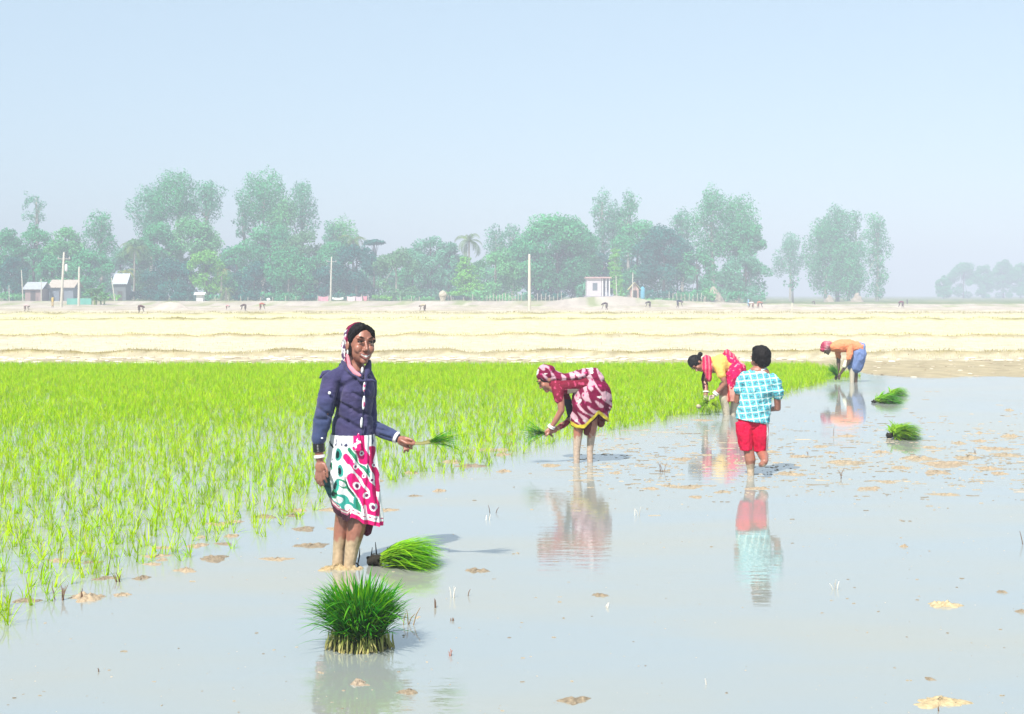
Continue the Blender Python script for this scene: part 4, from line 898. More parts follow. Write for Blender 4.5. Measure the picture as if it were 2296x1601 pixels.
ring(wom, L1(556, 736, -.008), L1(572, 743, -.012), .030, 'white_bangle', (0.85, 0.82, 0.8), .0055, n=2)
# seedlings in her hand: a thing of its own
hold = L1(655, 772, -.045); hb_ = empty('rice_bunch', (wx + hold[0], D1 + hold[1], hold[2]), 'small bunch of green rice seedlings in the outstretched hand of the standing woman', 'rice bunch', 'cut bunches of rice seedlings')
mb = MB()
for i in range(16):
    a = random.uniform(-.012, .012); mb.sweep([(-.03, a * .3, a * .3), (.06, a * .6, .002 + a * .6), (.115, a, .014 + a), (.16, a * 1.4, .022 + a * 1.6)], [.0022, .0022, .002, .0015], 5, (0.42, 0.40, 0.16))
link('stems', mb.mesh('stems'), M['rice'], hb_)
v, f, c = bunch(None, (.12, 0, .012), 0.0, 1.38, 110, .12, .25, .22, (0.16, 0.42, 0.02), (0.04, 0.48, 0.010), r0=.008, wd=(.006, .010), curve=(-.1, .7))
link('leaves', mesh_np('leaves', v, f, c), M['rice'], hb_)

# ---- woman bending in the middle ------------------------------------------------
D2 = 13.1; S2 = 0.1673 * D2 / FPX; OX2 = 960
w2x = gx((1500 + OX2 / 4.574) / 1.3066, D2)
L2 = lambda a, b, y=0.0: ((a - OX2) * S2, y, (1400 - b) * S2)
w2 = empty('person', (w2x, D2, 0), 'woman in a maroon patterned sari with covered head bending over to plant rice', 'person', 'people planting rice')
Mh2 = cross_frame((-0.78, -0.12, -0.62), (-0.62, 0, 0.78)); mb = MB(); hc2 = L2(462, 282, 0); P2 = add_head(mb, hc2, Mh2, .93)
mb.sweep([L2(520, 300), L2(600, 350)], [.045, .055], 12); mb.sweep([L2(600, 370), L2(760, 350), L2(950, 320)], [(.08, .1), (.075, .1), (.09, .12)], 14)
mb.sweep([L2(610, 400, -.10), L2(645, 560, -.13), L2(655, 680, -.13), L2(580, 820, -.10), L2(525, 910, -.08)], [.045, .038, .034, .028, .021], 12)
mb.ell(L2(488, 955, -.075), (.036, .020, .026), Matrix.Rotation(R(-35), 3, 'Y'))
for k in range(4): finger(mb, [L2(470 - 4 * k, 950 + 14 * k, -.085), L2(436 + 4 * k, 972 + 14 * k, -.10), L2(430 + 8 * k, 1000 + 12 * k, -.08)], .0085)
finger(mb, [L2(490, 985, -.09), L2(470, 1015, -.10), L2(446, 1022, -.09)], .0095)
mb.sweep([L2(640, 400, .13), L2(780, 620, .14), L2(810, 800, .08), L2(700, 880, .02), L2(600, 935, -.03)], [.045, .036, .032, .027, .021], 12)
mb.ell(L2(560, 965, -.04), (.036, .020, .022))
for k in range(4): finger(mb, [L2(545, 950 + 12 * k, -.045), L2(510, 975 + 13 * k, -.06), L2(530, 1010 + 10 * k, -.05)], .0085)
mb.sweep([L2(900, 700), L2(893, 900), L2(878, 1080), L2(866, 1250), L2(866, 1480)], [.065, .052, .042, .034, .028], 14)
mb.sweep([L2(1090, 700, .02), L2(1076, 950, .03), L2(1062, 1080, .04), L2(1046, 1250, .04), L2(1050, 1480, .04)], [.065, .046, .040, .031, .029], 14)
part(w2, mb, 'body', .006, 'skin', skin_mud_light((1400 - 1040) * S2, SKIN * 1.25, np.array((0.50, 0.38, 0.29)), .05))  # pale up to the knees: mud, plus highlight put into the colour
face_parts(w2, P2, Mh2, .93, False)
mb = MB(); mb.ell(P2(0, .020, .030), (.080, .094, .096), Mh2); part(w2, mb, 'hair', .006, 'hair', (0.010, 0.008, 0.008))
SARI = lambda thr, sc, base=(0.17, 0.004, 0.040), lt=(0.50, 0.30, 0.36): (lambda v, n: sari_col(v, thr, sc, base, lt))
def sari_col(v, thr, sc, base, lt):
    a = v[:, 0] * 0.55 - v[:, 2] * 0.83; b = v[:, 0] * 0.83 + v[:, 2] * 0.55
    q = np.stack([a * sc[0] + 0.0, b * sc[1] + 1.2 * np.sin(a * 9), v[:, 1] * 5], 1); k = np.array([noise.noise(p) for p in q])
    w = smst(thr - .04, thr + .04, k)[:, None]; c = np.array(base) * (1 - w) + np.array(lt) * w
    k2 = vnoise(v, 13, (5, 0, 3)); c[k2 > 0.40] = (0.62, 0.60, 0.58); k3 = vnoise(v, 32, (1, 7, 3)); c[(k3 > 0.50)] = (0.45, 0.03, 0.15); return c
mb = MB(); mb.ell(P2(0, .036, .040), (.092, .098, .100), Mh2, 20, 14)
mb.sweep([L2(470, 200), L2(570, 235), L2(700, 262, .0), L2(830, 245), L2(960, 215)], [(.05, .07), (.055, .08), (.042, .11), (.052, .13), (.06, .13)], 16)
part(w2, mb, 'headscarf', .007, 'cloth', SARI(0.06, (9, 34)), wr=.010, wsc=(8, 8, 24))
mb = MB(); mb.sweep([L2(560, 345), L2(640, 370), L2(760, 350), L2(980, 320)], [(.06, .085), (.088, .115), (.088, .125), (.10, .13)], 18)
mb.sweep([L2(600, 385, -.085), L2(618, 470, -.115), L2(624, 530, -.125)], [.058, .054, .048], 14); mb.sweep([L2(640, 400, .10), L2(740, 560, .13), L2(805, 790, .085), L2(740, 860, .04), L2(640, 915, -.01)], [.055, .045, .038, .033, .027], 14)
def f_(v, n):
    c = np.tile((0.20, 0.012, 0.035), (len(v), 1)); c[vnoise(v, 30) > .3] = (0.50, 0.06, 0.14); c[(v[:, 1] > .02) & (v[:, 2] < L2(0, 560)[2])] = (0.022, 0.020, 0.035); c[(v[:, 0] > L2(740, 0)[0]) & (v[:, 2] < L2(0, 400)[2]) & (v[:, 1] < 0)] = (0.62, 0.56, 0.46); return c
part(w2, mb, 'blouse', .007, 'cloth', f_, wr=.007)
mb = MB(); mb.sweep([L2(1070, 300), L2(1082, 400, .0), L2(1078, 520), L2(1060, 660), L2(1035, 840)], [(.125, .13), (.170, .17), (.192, .18), (.194, .17), (.182, .14)], 30, caps=True)
mb.sweep([L2(930, 250), L2(1010, 240), L2(1120, 260)], [(.05, .11), (.065, .12), (.06, .13)], 16)
def ex(v, n):
    zx_ = v[:, 0] / S2 + OX2; hz2 = np.interp(zx_, [780, 870, 965, 1110, 1150, 1300], [880, 930, 915, 765, 725, 850]); zmin = (1400 - hz2) * S2
    v = v.copy(); below = v[:, 2] < zmin; v[below, 2] = zmin[below] + 0.02 * np.clip((v[below, 2] - zmin[below]) / .1, -1, 0)
    f = np.sin(v[:, 0] * 55 + v[:, 2] * 9 + 2 * np.sin(v[:, 2] * 12)) * .009 * smst(L2(0, 420)[2], L2(0, 750)[2], v[:, 2]); v += n * f[:, None]; return v
def f_(v, n):
    c = sari_col(v, 0.06, (7, 34), (0.17, 0.004, 0.040), (0.54, 0.33, 0.38)); zx_ = v[:, 0] / S2 + OX2; hz2 = np.interp(zx_, [780, 870, 965, 1110, 1150, 1300], [880, 930, 915, 765, 725, 850]); b = (1400 - hz2) * S2
    c[v[:, 2] < b + .036] = (0.78, 0.62, 0.06); c[v[:, 2] < b - .003] = (0.05, 0.01, 0.015); c[(v[:, 2] > L2(0, 195)[2]) & (v[:, 0] > L2(930, 0)[0]) & (v[:, 0] < L2(1080, 0)[0])] = (0.72, 0.74, 0.66); return c  # under the hem near black: shade below the sari painted on
part(w2, mb, 'sari', .007, 'cloth', f_, wr=.010, wsc=(12, 12, 6), extra=ex)
mb = MB(); mb.sweep([L2(1010, 760), L2(1015, 900), L2(1000, 1000)], [(.05, .05), (.045, .05), (.028, .03)], 12); mb.sweep([L2(1190, 760, .03), L2(1195, 870, .03)], [(.055, .06), (.040, .05)], 12)
part(w2, mb, 'petticoat', .007, 'cloth', (0.16, 0.035, 0.03), wr=.006)
ring(w2, L2(537, 885, -.083), L2(515, 925, -.077), .031, 'white_bangle', (0.86, 0.84, 0.84), .007, n=2); ring(w2, L2(612, 928, -.025), L2(598, 940, -.03), .027, 'gold_bangle', (0.6, 0.45, 0.2), .004)
p = L2(420, 985, -.09); b2 = empty('rice_bunch', (w2x + p[0], D2 + p[1], p[2]), 'bunch of dark green seedlings held by the woman in the maroon sari', 'rice bunch', 'cut bunches of rice seedlings')
v, f, c = bunch(None, (0, 0, 0), math.pi, 1.5, 120, .14, .26, .26, (0.10, 0.34, 0.02), (0.03, 0.42, 0.03), wd=(.008, .013), curve=(-.3, .5)); link('leaves', mesh_np('leaves', v, f, c), M['rice'], b2)
mb = MB(); [mb.sweep([(0, 0, 0), (.05, 0, -.005 + random.uniform(-.01, .01)), (.09, 0, -.03 + random.uniform(-.015, .01))], [.004, .003, .002], 5, (0.10, 0.07, 0.04)) for _ in range(12)]; link('roots', mb.mesh('roots'), M['straw'], b2)

# ---- woman in red behind the boy -------------------------------------------------
D3 = 18.3; S3 = 0.2104 * D3 / FPX; OX3 = 560
w3x = gx((1980 + OX3 / 3.638) / 1.3066, D3)
L3 = lambda a, b, y=0.0: ((a - OX3) * S3, y, (862 - b) * S3)
w3 = empty('person', (w3x, D3, 0), 'woman in a red sari and yellow blouse with a hair bun bending to plant rice', 'person', 'people planting rice')
Mh3 = cross_frame((-0.30, -0.42, -0.85), (-0.85, 0, 0.42)); mb = MB(); hc3 = L3(222, 318, 0); P3 = add_head(mb, hc3, Mh3, .95)
mb.sweep([L3(280, 320), L3(350, 345)], [.05, .055], 12); mb.sweep([L3(350, 350), L3(480, 340), L3(620, 350)], [(.085, .1), (.09, .11), (.1, .12)], 14)
mb.sweep([L3(450, 380, -.12), L3(490, 480, -.16), L3(505, 515, -.16), L3(400, 640, -.12)], [.048, .042, .038, .026], 12); mb.ell(L3(372, 665, -.12), (.040, .022, .03))
for k in range(4): finger(mb, [L3(355, 655 + 8 * k, -.13), L3(338, 668 + 8 * k, -.15), L3(345, 690 + 6 * k, -.14)], .010)
finger(mb, [L3(370, 650, -.13), L3(352, 645, -.15), L3(338, 655, -.15)], .011)
mb.sweep([L3(360, 400, .10), L3(320, 500, .10), L3(325, 610, .02)], [.05, .042, .028], 12); mb.ell(L3(318, 650, .0), (.036, .03, .044))
for k in range(4): finger(mb, [L3(300 + 9 * k, 670, -.01), L3(297 + 10 * k, 692, -.03), L3(310 + 8 * k, 708, -.02)], .0105)
mb.sweep([L3(520, 560, -.02), L3(500, 680, -.04), L3(525, 760, -.02), L3(545, 900, 0)], [.085, .062, .058, .045], 14); mb.sweep([L3(640, 560, .05), L3(640, 720, .06), L3(608, 900, .08)], [.085, .06, .045], 14)
part(w3, mb, 'body', .008, 'skin', skin_mud_light((862 - 650) * S3, SKIN * 1.1, np.array((0.58, 0.50, 0.38)), .03)); face_parts(w3, P3, Mh3, .95, False)
mb = MB(); mb.ell(P3(0, .022, .034), (.088, .100, .102), Mh3); mb.ell(L3(262, 216, .02), (.036, .036, .036)); mb.sweep([L3(245, 240, .02), L3(220, 270)], [.03, .05], 10); part(w3, mb, 'hair', .008, 'hair', (0.010, 0.008, 0.009), wr=.004, wsc=(40, 40, 40))
mb = MB(); mb.ell(L3(468, 320, -.06), (.118, .105, .140)); mb.sweep([L3(450, 340, -.10), L3(470, 430, -.145)], [.082, .058], 14); mb.sweep([L3(420, 330, .05), L3(560, 330, .0)], [.12, .12], 14); part(w3, mb, 'blouse', .009, 'cloth', (0.80, 0.50, 0.13), wr=.007)
mb = MB(); mb.sweep([L3(350, 380, .12), L3(318, 500, .11), L3(322, 590, .04)], [.055, .048, .036], 12); part(w3, mb, 'far_arm_cover', .009, 'cloth', (0.05, 0.015, 0.02), wr=.005)  # near-black cover round the far arm only
mb = MB(); mb.sweep([L3(325, 265, -.02), L3(325, 370, -.07), L3(348, 470, -.06)], [(.062, .06), (.072, .06), (.040, .05)], 14); mb.sweep([L3(548, 196, 0), L3(600, 250, -.03), L3(640, 330, -.04)], [(.045, .05), (.05, .06), (.06, .05)], 12)
part(w3, mb, 'shawl', .008, 'cloth', lambda v, n: np.where((np.sin(v[:, 0] * 130) > .3)[:, None], (0.72, 0.16, 0.20), (0.60, 0.02, 0.09)), wr=.010, wsc=(22, 10, 6))
mb = MB(); mb.sweep([L3(560, 280, .02), L3(630, 370, 0), L3(622, 450, 0), L3(590, 530, 0)], [(.10, .12), (.150, .15), (.165, .155), (.115, .13)], 24)
def f_(v, n):
    c = np.tile((0.66, 0.006, 0.105), (len(v), 1)); k = vnoise(v, 34); c[k > .38] = (0.80, 0.30, 0.34); a = v[:, 0] + v[:, 2]; c[(np.abs(a - L3(640, 0)[0] - L3(0, 240)[2]) < .035) & (v[:, 2] > L3(0, 330)[2])] = (0.75, 0.25, 0.28); return c
part(w3, mb, 'sari', .009, 'cloth', f_, wr=.016, wsc=(16, 10, 7))
mb = MB(); mb.sweep([L3(590, 540, 0), L3(588, 640, 0), L3(592, 715, 0)], [(.115, .12), (.120, .12), (.112, .10)], 22, caps=False); part(w3, mb, 'petticoat', .009, 'cloth', lambda v, n: np.where((np.abs(v[:, 0] - L3(572, 0)[0] + .1 * v[:, 2]) < .014)[:, None], (0.55, 0.06, 0.05), (0.74, 0.34, 0.27)), wr=.016, wsc=(20, 10, 3))
ring(w3, L3(424, 610, -.125), L3(400, 640, -.12), .036, 'white_bangle', (0.86, 0.84, 0.8), .009, n=2); ring(w3, L3(325, 608, .02), L3(324, 624, .015), .036, 'white_bangle', (0.86, 0.84, 0.8), .009)
p = L3(330, 715, -.10); b3 = empty('rice_bunch', (w3x + p[0], D3 + p[1], p[2]), 'green seedlings with brown roots in the hands of the woman in red', 'rice bunch', 'cut bunches of rice seedlings')
v, f, c = bunch(None, (0, 0, 0), 2.8, 1.7, 90, .12, .24, .45, (0.25, 0.36, 0.02), (0.08, 0.40, 0.02), wd=(.006, .010), curve=(0, .6)); v2, f2, c2 = bunch(None, (.05, 0, -.02), 0.1, 1.7, 70, .10, .20, .35, (0.3, 0.42, 0.02), (0.25, 0.50, 0.02), wd=(.006, .010), curve=(0, .6))
link('leaves', mesh_np('leaves', np.concatenate([v, v2]), np.concatenate([f, f2 + len(v)]), np.concatenate([c, c2])), M['rice'], b3)
mb = MB(); mb.ell((-.13, -.03, -.06), (.035, .03, .03), col=(0.42, 0.25, 0.12)); link('roots', mb.mesh('roots'), M['mud'], b3)

# ---- boy ------------------------------------------------------------------------
D4 = 12.2; S4 = 0.2104 * D4 / FPX; OX4 = 790
w4x = gx((1980 + OX4 / 3.638) / 1.3066, D4)
L4 = lambda a, b, y=0.0: ((a - OX4) * S4, y, (1503 - b) * S4)
boy = empty('person', (w4x, D4, 0), 'small boy from behind in turquoise plaid shirt and red shorts walking in water', 'person', 'people planting rice')
Mh4 = cross_frame((-0.42, 0.88, -0.18), (-.05, 0.18, 1)); mb = MB(); hc4 = L4(903, 268, .02); P4 = add_head(mb, hc4, Mh4, .92)
mb.sweep([L4(900, 320, .02), L4(897, 400, 0)], [.042, .05], 14); mb.sweep([L4(890, 420), L4(850, 700), L4(810, 930)], [(.10, .06), (.1, .07), (.1, .07)], 14)
mb.sweep([L4(715, 470), L4(672, 600, .02), L4(662, 715, .05), L4(720, 745, .17)], [.038, .034, .030, .022], 12); mb.ell(L4(745, 745, .20), (.03, .02, .03))
mb.sweep([L4(1055, 500), L4(1082, 680, .0), L4(1092, 792, .03), L4(1035, 812, .13), L4(1005, 808, .17)], [.038, .033, .031, .024, .02], 12); mb.ell(L4(985, 808, .19), (.030, .022, .026))
for k in range(4): finger(mb, [L4(975, 792 + 9 * k, .20), L4(958, 795 + 9 * k, .215), L4(965, 800 + 9 * k, .23)], .0075)
finger(mb, [L4(990, 790, .18), L4(972, 780, .19), L4(960, 784, .2)], .0085)
mb.sweep([L4(750, 1100, 0), L4(775, 1240, .0), L4(792, 1340, -.01), L4(796, 1430, 0), L4(800, 1540, 0)], [.06, .048, .050, .034, .030], 14)
mb.sweep([L4(895, 1100, 0), L4(915, 1250, .04), L4(925, 1290, -.04), L4(915, 1320, -.14), L4(900, 1335, -.19)], [.062, .050, .048, .036, .032], 14)
mb.sweep([L4(900, 1330, -.20), L4(885, 1352, -.20), L4(872, 1368, -.16)], [.032, .030, .024], 12)
part(boy, mb, 'body', .0055, 'skin', skin_mud_light((1503 - 1385) * S4, SKIN * 1.1, np.array((0.52, 0.40, 0.28)), .06)); face_parts(boy, P4, Mh4, .92, False)
mb = MB(); mb.ell(P4(0, .028, .034), (.087, .094, .096), Mh4, 20, 14); mb.ell(P4(0, .055, -.022), (.072, .055, .062), Mh4); mb.ell(P4(.02, .01, .10), (.055, .06, .035), Mh4); mb.ell(P4(-.065, .02, .01), (.030, .05, .05), Mh4); mb.ell(P4(.065, .02, .01), (.030, .05, .05), Mh4)
part(boy, mb, 'hair', .005, 'hair', (0.010, 0.008, 0.008), wr=.005, wsc=(34, 34, 22), it=2)
mb = MB(); mb.sweep([L4(905, 392, 0), L4(898, 425, 0), L4(890, 480, 0), L4(868, 600, 0), L4(842, 750, 0), L4(812, 925, 0)], [(.062, .05), (.125, .066), (.148, .085), (.146, .095), (.146, .098), (.150, .104)], 30, caps=False)
mb.sweep([L4(745, 455, 0), L4(705, 500, .0), L4(682, 585, .015)], [.056, .054, .050], 16); mb.sweep([L4(1020, 480, 0), L4(1062, 530, .0), L4(1090, 655, .0)], [.056, .056, .050], 16)
mb.sweep([L4(868, 378, .0), L4(905, 392, -.035), L4(945, 378, 0)], [.020, .022, .020], 10)
def plaid(v, n):
    u = v[:, 0] + 0.22 * v[:, 2] * 0.9; w = v[:, 2] - 0.10 * v[:, 0]; u = u - 0.24 * v[:, 2] * 0; P_ = .058
    a = (u / P_) % 1; b = (w / P_) % 1; c = np.tile((0.20, 0.64, 0.64), (len(v), 1))
    dk = (np.abs(a - .5) < .05) | (np.abs(b - .5) < .05) | (np.abs(a - .3) < .03) | (np.abs(b - .3) < .03); c[dk] = (0.055, 0.24, 0.36); c[(np.abs(a - .5) < .07) & (np.abs(b - .5) < .07)] = (0.24, 0.06, 0.14)
    c[(np.abs(a - .27) < .035) | (np.abs(b - .27) < .035)] = (0.06, 0.42, 0.50)
    c[(np.abs(a - .72) < .03) | (np.abs(b - .72) < .03)] = (0.05, 0.20, 0.34); c[(a < .075) | (a > .925)] = (0.60, 0.76, 0.76); c[(b < .075) | (b > .925)] = (0.64, 0.80, 0.80); c[((a < .05) | (a > .95)) & ((b < .05) | (b > .95))] = (0.85, 0.86, 0.86)
    c[(v[:, 2] > L4(0, 402)[2]) & (np.abs(v[:, 0] - L4(905, 0)[0]) < .05)] = (0.66, 0.74, 0.68); return c
part(boy, mb, 'shirt', .0042, 'cloth', plaid, wr=.014, wsc=(8, 8, 11), it=4)
mb = MB(); mb.sweep([L4(725, 935), L4(735, 1060), L4(752, 1235)], [(.080, .082), (.074, .085), (.058, .062)], 20, caps=False); mb.sweep([L4(885, 940), L4(895, 1070, .01), L4(905, 1240, .03)], [(.084, .082), (.078, .085), (.066, .065)], 20, caps=False); mb.sweep([L4(760, 925), L4(860, 935)], [.082, .082], 14)
def f_(v, n):
    c = np.tile((0.68, 0.006, 0.055), (len(v), 1)); e = v[:, 0] - (L4(958, 0)[0] + 0.0 * v[:, 2]); c[(np.abs(v[:, 0] - L4(968, 0)[0]) < .010) & (v[:, 1] < .03)] = (0.82, 0.72, 0.70); return c
part(boy, mb, 'shorts', .0055, 'cloth', f_, wr=.008, wsc=(16, 16, 7), it=2)

# ---- man in the distance ----------------------------------------------------------
D5 = 25.1; S5 = 0.1721 * D5 / FPX; OX5 = 630
w5x = gx((2360 + OX5 / 4.447) / 1.3066, D5)
L5 = lambda a, b, y=0.0: ((a - OX5) * S5, y, (714 - b) * S5)
w5 = empty('person', (w5x, D5, 0), 'man in peach orange shirt, blue shorts and red turban bending at the rice far end', 'person', 'people planting rice')
Mh5 = cross_frame((-0.62, -0.1, -0.78), (-0.78, 0, 0.62)); mb = MB(); P5 = add_head(mb, L5(275, 272), Mh5, .92)
mb.sweep([L5(310, 275), L5(370, 260)], [.05, .06], 10); mb.sweep([L5(370, 250), L5(520, 240), L5(690, 270)], [(.08, .1), (.09, .1), (.09, .1)], 12)
mb.sweep([L5(560, 310, -.12), L5(550, 420, -.14), L5(505, 500, -.1), L5(450, 590, -.06)], [.045, .04, .034, .026], 12); mb.ell(L5(432, 620, -.05), (.03, .03, .045)); [finger(mb, [L5(420 + 7 * k, 640, -.06), L5(410 + 8 * k, 660, -.07), L5(418 + 8 * k, 675, -.06)], .010) for k in range(4)]
finger(mb, [L5(425, 610, -.07), L5(410, 622, -.08), L5(402, 640, -.08)], .011)
mb.sweep([L5(440, 300, .13), L5(450, 430, .12), L5(440, 540, .08), L5(408, 640, .04)], [.045, .04, .034, .026], 12); mb.ell(L5(400, 660, .03), (.03, .03, .04))
mb.sweep([L5(600, 440, -.03), L5(600, 590, -.03), L5(600, 780, -.03)], [.06, .050, .038], 12); mb.sweep([L5(665, 440, .04), L5(660, 590, .04), L5(655, 780, .04)], [.06, .046, .036], 12)
part(w5, mb, 'body', .009, 'skin', lambda v, n: np.where(((v[:, 2] < .32) & (v[:, 0] < L5(630, 0)[0]) & (v[:, 0] > L5(560, 0)[0]))[:, None], (0.50, 0.44, 0.34), (0.10, 0.06, 0.04))); face_parts(w5, P5, Mh5, .92, False)
mb = MB(); mb.ell(P5(0, .022, .036), (.096, .106, .098), Mh5); mb.ell(L5(214, 292, -.04), (.042, .04, .036)); mb.ell(L5(300, 205, 0), (.06, .07, .04)); part(w5, mb, 'turban', .009, 'cloth', lambda v, n: np.where((v[:, 0] < L5(235, 0)[0])[:, None], (0.36, 0.04, 0.09), np.where((vnoise(v, 22) > .0)[:, None], (0.46, 0.13, 0.17), (0.46, 0.24, 0.26))), wr=.012, wsc=(14, 14, 40))
mb = MB(); mb.sweep([L5(370, 252), L5(450, 240), L5(560, 235), L5(690, 262)], [(.095, .12), (.125, .14), (.118, .14), (.100, .13)], 20); mb.sweep([L5(565, 270, -.10), L5(552, 350, -.13), L5(545, 400, -.14)], [.062, .056, .05], 12); mb.sweep([L5(440, 290, .11), L5(450, 390, .12)], [.06, .05], 12)
part(w5, mb, 'shirt', .010, 'cloth', (0.82, 0.27, 0.13), wr=.012)
mb = MB(); mb.sweep([L5(712, 262), L5(690, 330), L5(668, 420), L5(645, 505)], [(.095, .12), (.150, .15), (.158, .14), (.145, .12)], 20); part(w5, mb, 'shorts', .010, 'cloth', lambda v, n: np.where((v[:, 1] > .06)[:, None], (0.06, 0.08, 0.20), (0.17, 0.24, 0.46)), wr=.014, wsc=(16, 10, 5))  # far side of the shorts darker: shade put into the colour
mb = MB(); mb.sweep([L5(500, 440, -.12), L5(485, 500, -.12)], [.030, .04], 10); part(w5, mb, 'cloth_strip', .01, 'cloth', (0.72, 0.70, 0.55))
p = L5(400, 600, -.04); b5 = empty('rice_bunch', (w5x + p[0], D5 + p[1], p[2]), 'thick green bunch held hanging by the man in the peach orange shirt', 'rice bunch', 'cut bunches of rice seedlings')
v, f, c = bunch(None, (0, 0, -.02), 3.0, 0.75, 170, .16, .30, .42, (0.12, 0.34, 0.02), (0.03, 0.33, 0.03), wd=(.008, .014), curve=(.2, 1.3)); link('leaves', mesh_np('leaves', v, f, c), M['rice'], b5)

# ---- tiny people far across the dry fields -------------------------------------------
def far_person(px, py, hpx, label, top, low, facing=-1, stand=False, skin=(0.12, 0.08, 0.07)):
    d = min(gd(py, 0.12), 205); k = d / FPX; h = hpx * k; t = empty('person', (gx(px, d), d, gh(gx(px, d), d)), label, 'person', 'people working far across the dry fields'); f = facing
    b = MB(); c = MB(); g = MB(); u = h
    if stand:
        b.ell((0, 0, u * .93), (u * .055, u * .06, u * .07)); b.sweep([(0, 0, u * .8), (0, 0, u * .9)], [.05, .05], 8)
        for s in (-1, 1): b.sweep([(s * u * .05, 0, u * .5), (s * u * .055, 0, 0)], [u * .045, u * .025], 8); b.sweep([(s * u * .1, 0, u * .8), (s * u * .13, -.05, u * .62), (s * u * .11, -.12, u * .46)], [u * .03, u * .025, u * .02], 8)
        c.sweep([(0, 0, u * .80), (0, 0, u * .5)], [(u * .11, u * .07), (u * .10, u * .07)], 10); g.sweep([(0, 0, u * .5), (0, 0, u * .2)], [(u * .10, u * .07), (u * .11, u * .08)], 10)
    else:
        b.ell((f * u * .62, 0, u * .72), (u * .11, u * .11, u * .12)); b.sweep([(f * u * .5, 0, u * .78), (0, 0, u * .85)], [u * .1, u * .1], 8)
        for s in (-1, 1): b.sweep([(f * u * .42, s * .12, u * .75), (f * u * .5, s * .12, u * .4), (f * u * .62, s * .06, u * .12)], [u * .05, u * .045, u * .035], 8); b.sweep([(0, s * .08, u * .7), (f * u * .06, s * .1, u * .38), (-f * u * .05 - s * u * .12, s * .1, 0)], [u * .09, u * .06, u * .045], 8)
        c.sweep([(f * u * .46, 0, u * .80), (f * u * .2, 0, u * .88), (-f * u * .02, 0, u * .84)], [(u * .12, u * .15), (u * .14, u * .16), (u * .13, u * .15)], 12); g.sweep([(-f * u * .05, 0, u * .80), (0, 0, u * .55), (0, 0, u * .38)], [(u * .13, u * .16), (u * .16, u * .16), (u * .15, u * .13)], 12)
    part(t, b, 'body', .03, 'skin', skin, it=1); part(t, c, 'shirt', .03, 'cloth', top, it=1); part(t, g, 'loincloth' if not stand else 'lower_cloth', .03, 'cloth', low, it=1)
far_person(56, 698, 15, 'pale dressed figure bending in the dry field near the left edge', (0.55, 0.42, 0.42), (0.40, 0.28, 0.24), 1)
far_person(118, 690, 26, 'figure in yellow standing by the grass near the left huts', (0.62, 0.45, 0.10), (0.5, 0.38, 0.2), 1, True)
far_person(312, 701, 18, 'dark figure bending beside a small sand mound at left', (0.10, 0.04, 0.04), (0.08, 0.05, 0.05), 1)
far_person(550, 697, 16, 'dark figure squatting low in front of the pink sand mound', (0.09, 0.05, 0.05), (0.12, 0.09, 0.07), -1)
far_person(584, 696, 16, 'reddish figure bending at the right foot of the pink sand mound', (0.45, 0.14, 0.10), (0.35, 0.15, 0.10), 1)
far_person(508, 694, 11, 'faint pink clad figure left of the pink sand mound', (0.60, 0.32, 0.32), (0.5, 0.3, 0.28), 1)
far_person(952, 699, 18, 'tan figure bending left of the sand mound at mid photo', (0.48, 0.42, 0.30), (0.12, 0.09, 0.07), -1)
far_person(1360, 694, 17, 'dark figure bending below the white building', (0.08, 0.05, 0.06), (0.10, 0.08, 0.07), -1)
far_person(1457, 690, 15, 'thin dark figure bending below the thatched hut', (0.06, 0.04, 0.05), (0.08, 0.06, 0.06), -1)
far_person(1520, 690, 17, 'dark blue clad figure bending under the big dark tree', (0.05, 0.05, 0.09), (0.06, 0.06, 0.09), 1)
far_person(1688, 692, 15, 'white shirted figure bending right of the round grey green tree', (0.75, 0.62, 0.56), (0.5, 0.3, 0.25), -1)
far_person(1700, 691, 16, 'reddish figure bending beside the white shirted one', (0.48, 0.20, 0.15), (0.4, 0.2, 0.15), 1)
far_person(1678, 688, 19, 'small figure in light blue standing left of the white shirted one', (0.25, 0.45, 0.62), (0.30, 0.45, 0.55), 1, True)
far_person(2024, 689, 15, 'dark red figure bending in the open gap at right', (0.20, 0.05, 0.10), (0.15, 0.06, 0.10), -1)
far_person(2034, 680, 12, 'tiny dark figure standing beside the dark red one', (0.10, 0.08, 0.12), (0.1, 0.08, 0.12), 1, True)
far_person(1826, 684, 9, 'tiny dark figure left of the isolated tree clump', (0.12, 0.08, 0.08), (0.12, 0.08, 0.08), -1)

# ------------------------------------------------------------------ bundles of seedlings in the water
def tilt_mesh(v, pitch): 
    c, s = math.cos(pitch), math.sin(pitch); return np.stack([v[:, 0] * c + v[:, 2] * s, v[:, 1], -v[:, 0] * s + v[:, 2] * c], 1)
# standing sheaf in front
d = gd(1452); X = gx(806, d); sb = empty('rice_bundle', (X, d, 0), 'upright sheaf of bright green rice seedlings standing in the water in front', 'rice bundle', 'cut bundles of rice seedlings lying in the water')
n = 1150; a = U_(0, 6.28, n); r = np.sqrt(U_(0, 1, n)); base = np.stack([0.095 * r * np.cos(a), 0.08 * r * np.sin(a), U_(0.03, 0.13, n)], 1)
az = a + rng.normal(0, .5, n); lean = np.clip(r * 0.66 + rng.normal(0, .25, n), -.2, 1.4); curve = np.clip(r * 0.55 + rng.normal(0.1, .35, n), -.1, 1.6)
g = U_(0, 1, n)[:, None]; c1 = np.array((0.02, 0.32, 0.006)) * (1 - g ** 2) + np.array((0.34, 0.74, 0.01)) * g ** 2
v, f, c = blades(base, az, lean, curve, U_(.12, .255, n), U_(.007, .0135, n), 6, (0.02, 0.09, 0.008), c1, .25, .9)  # blade feet near black: the sheaf's inner shade painted in
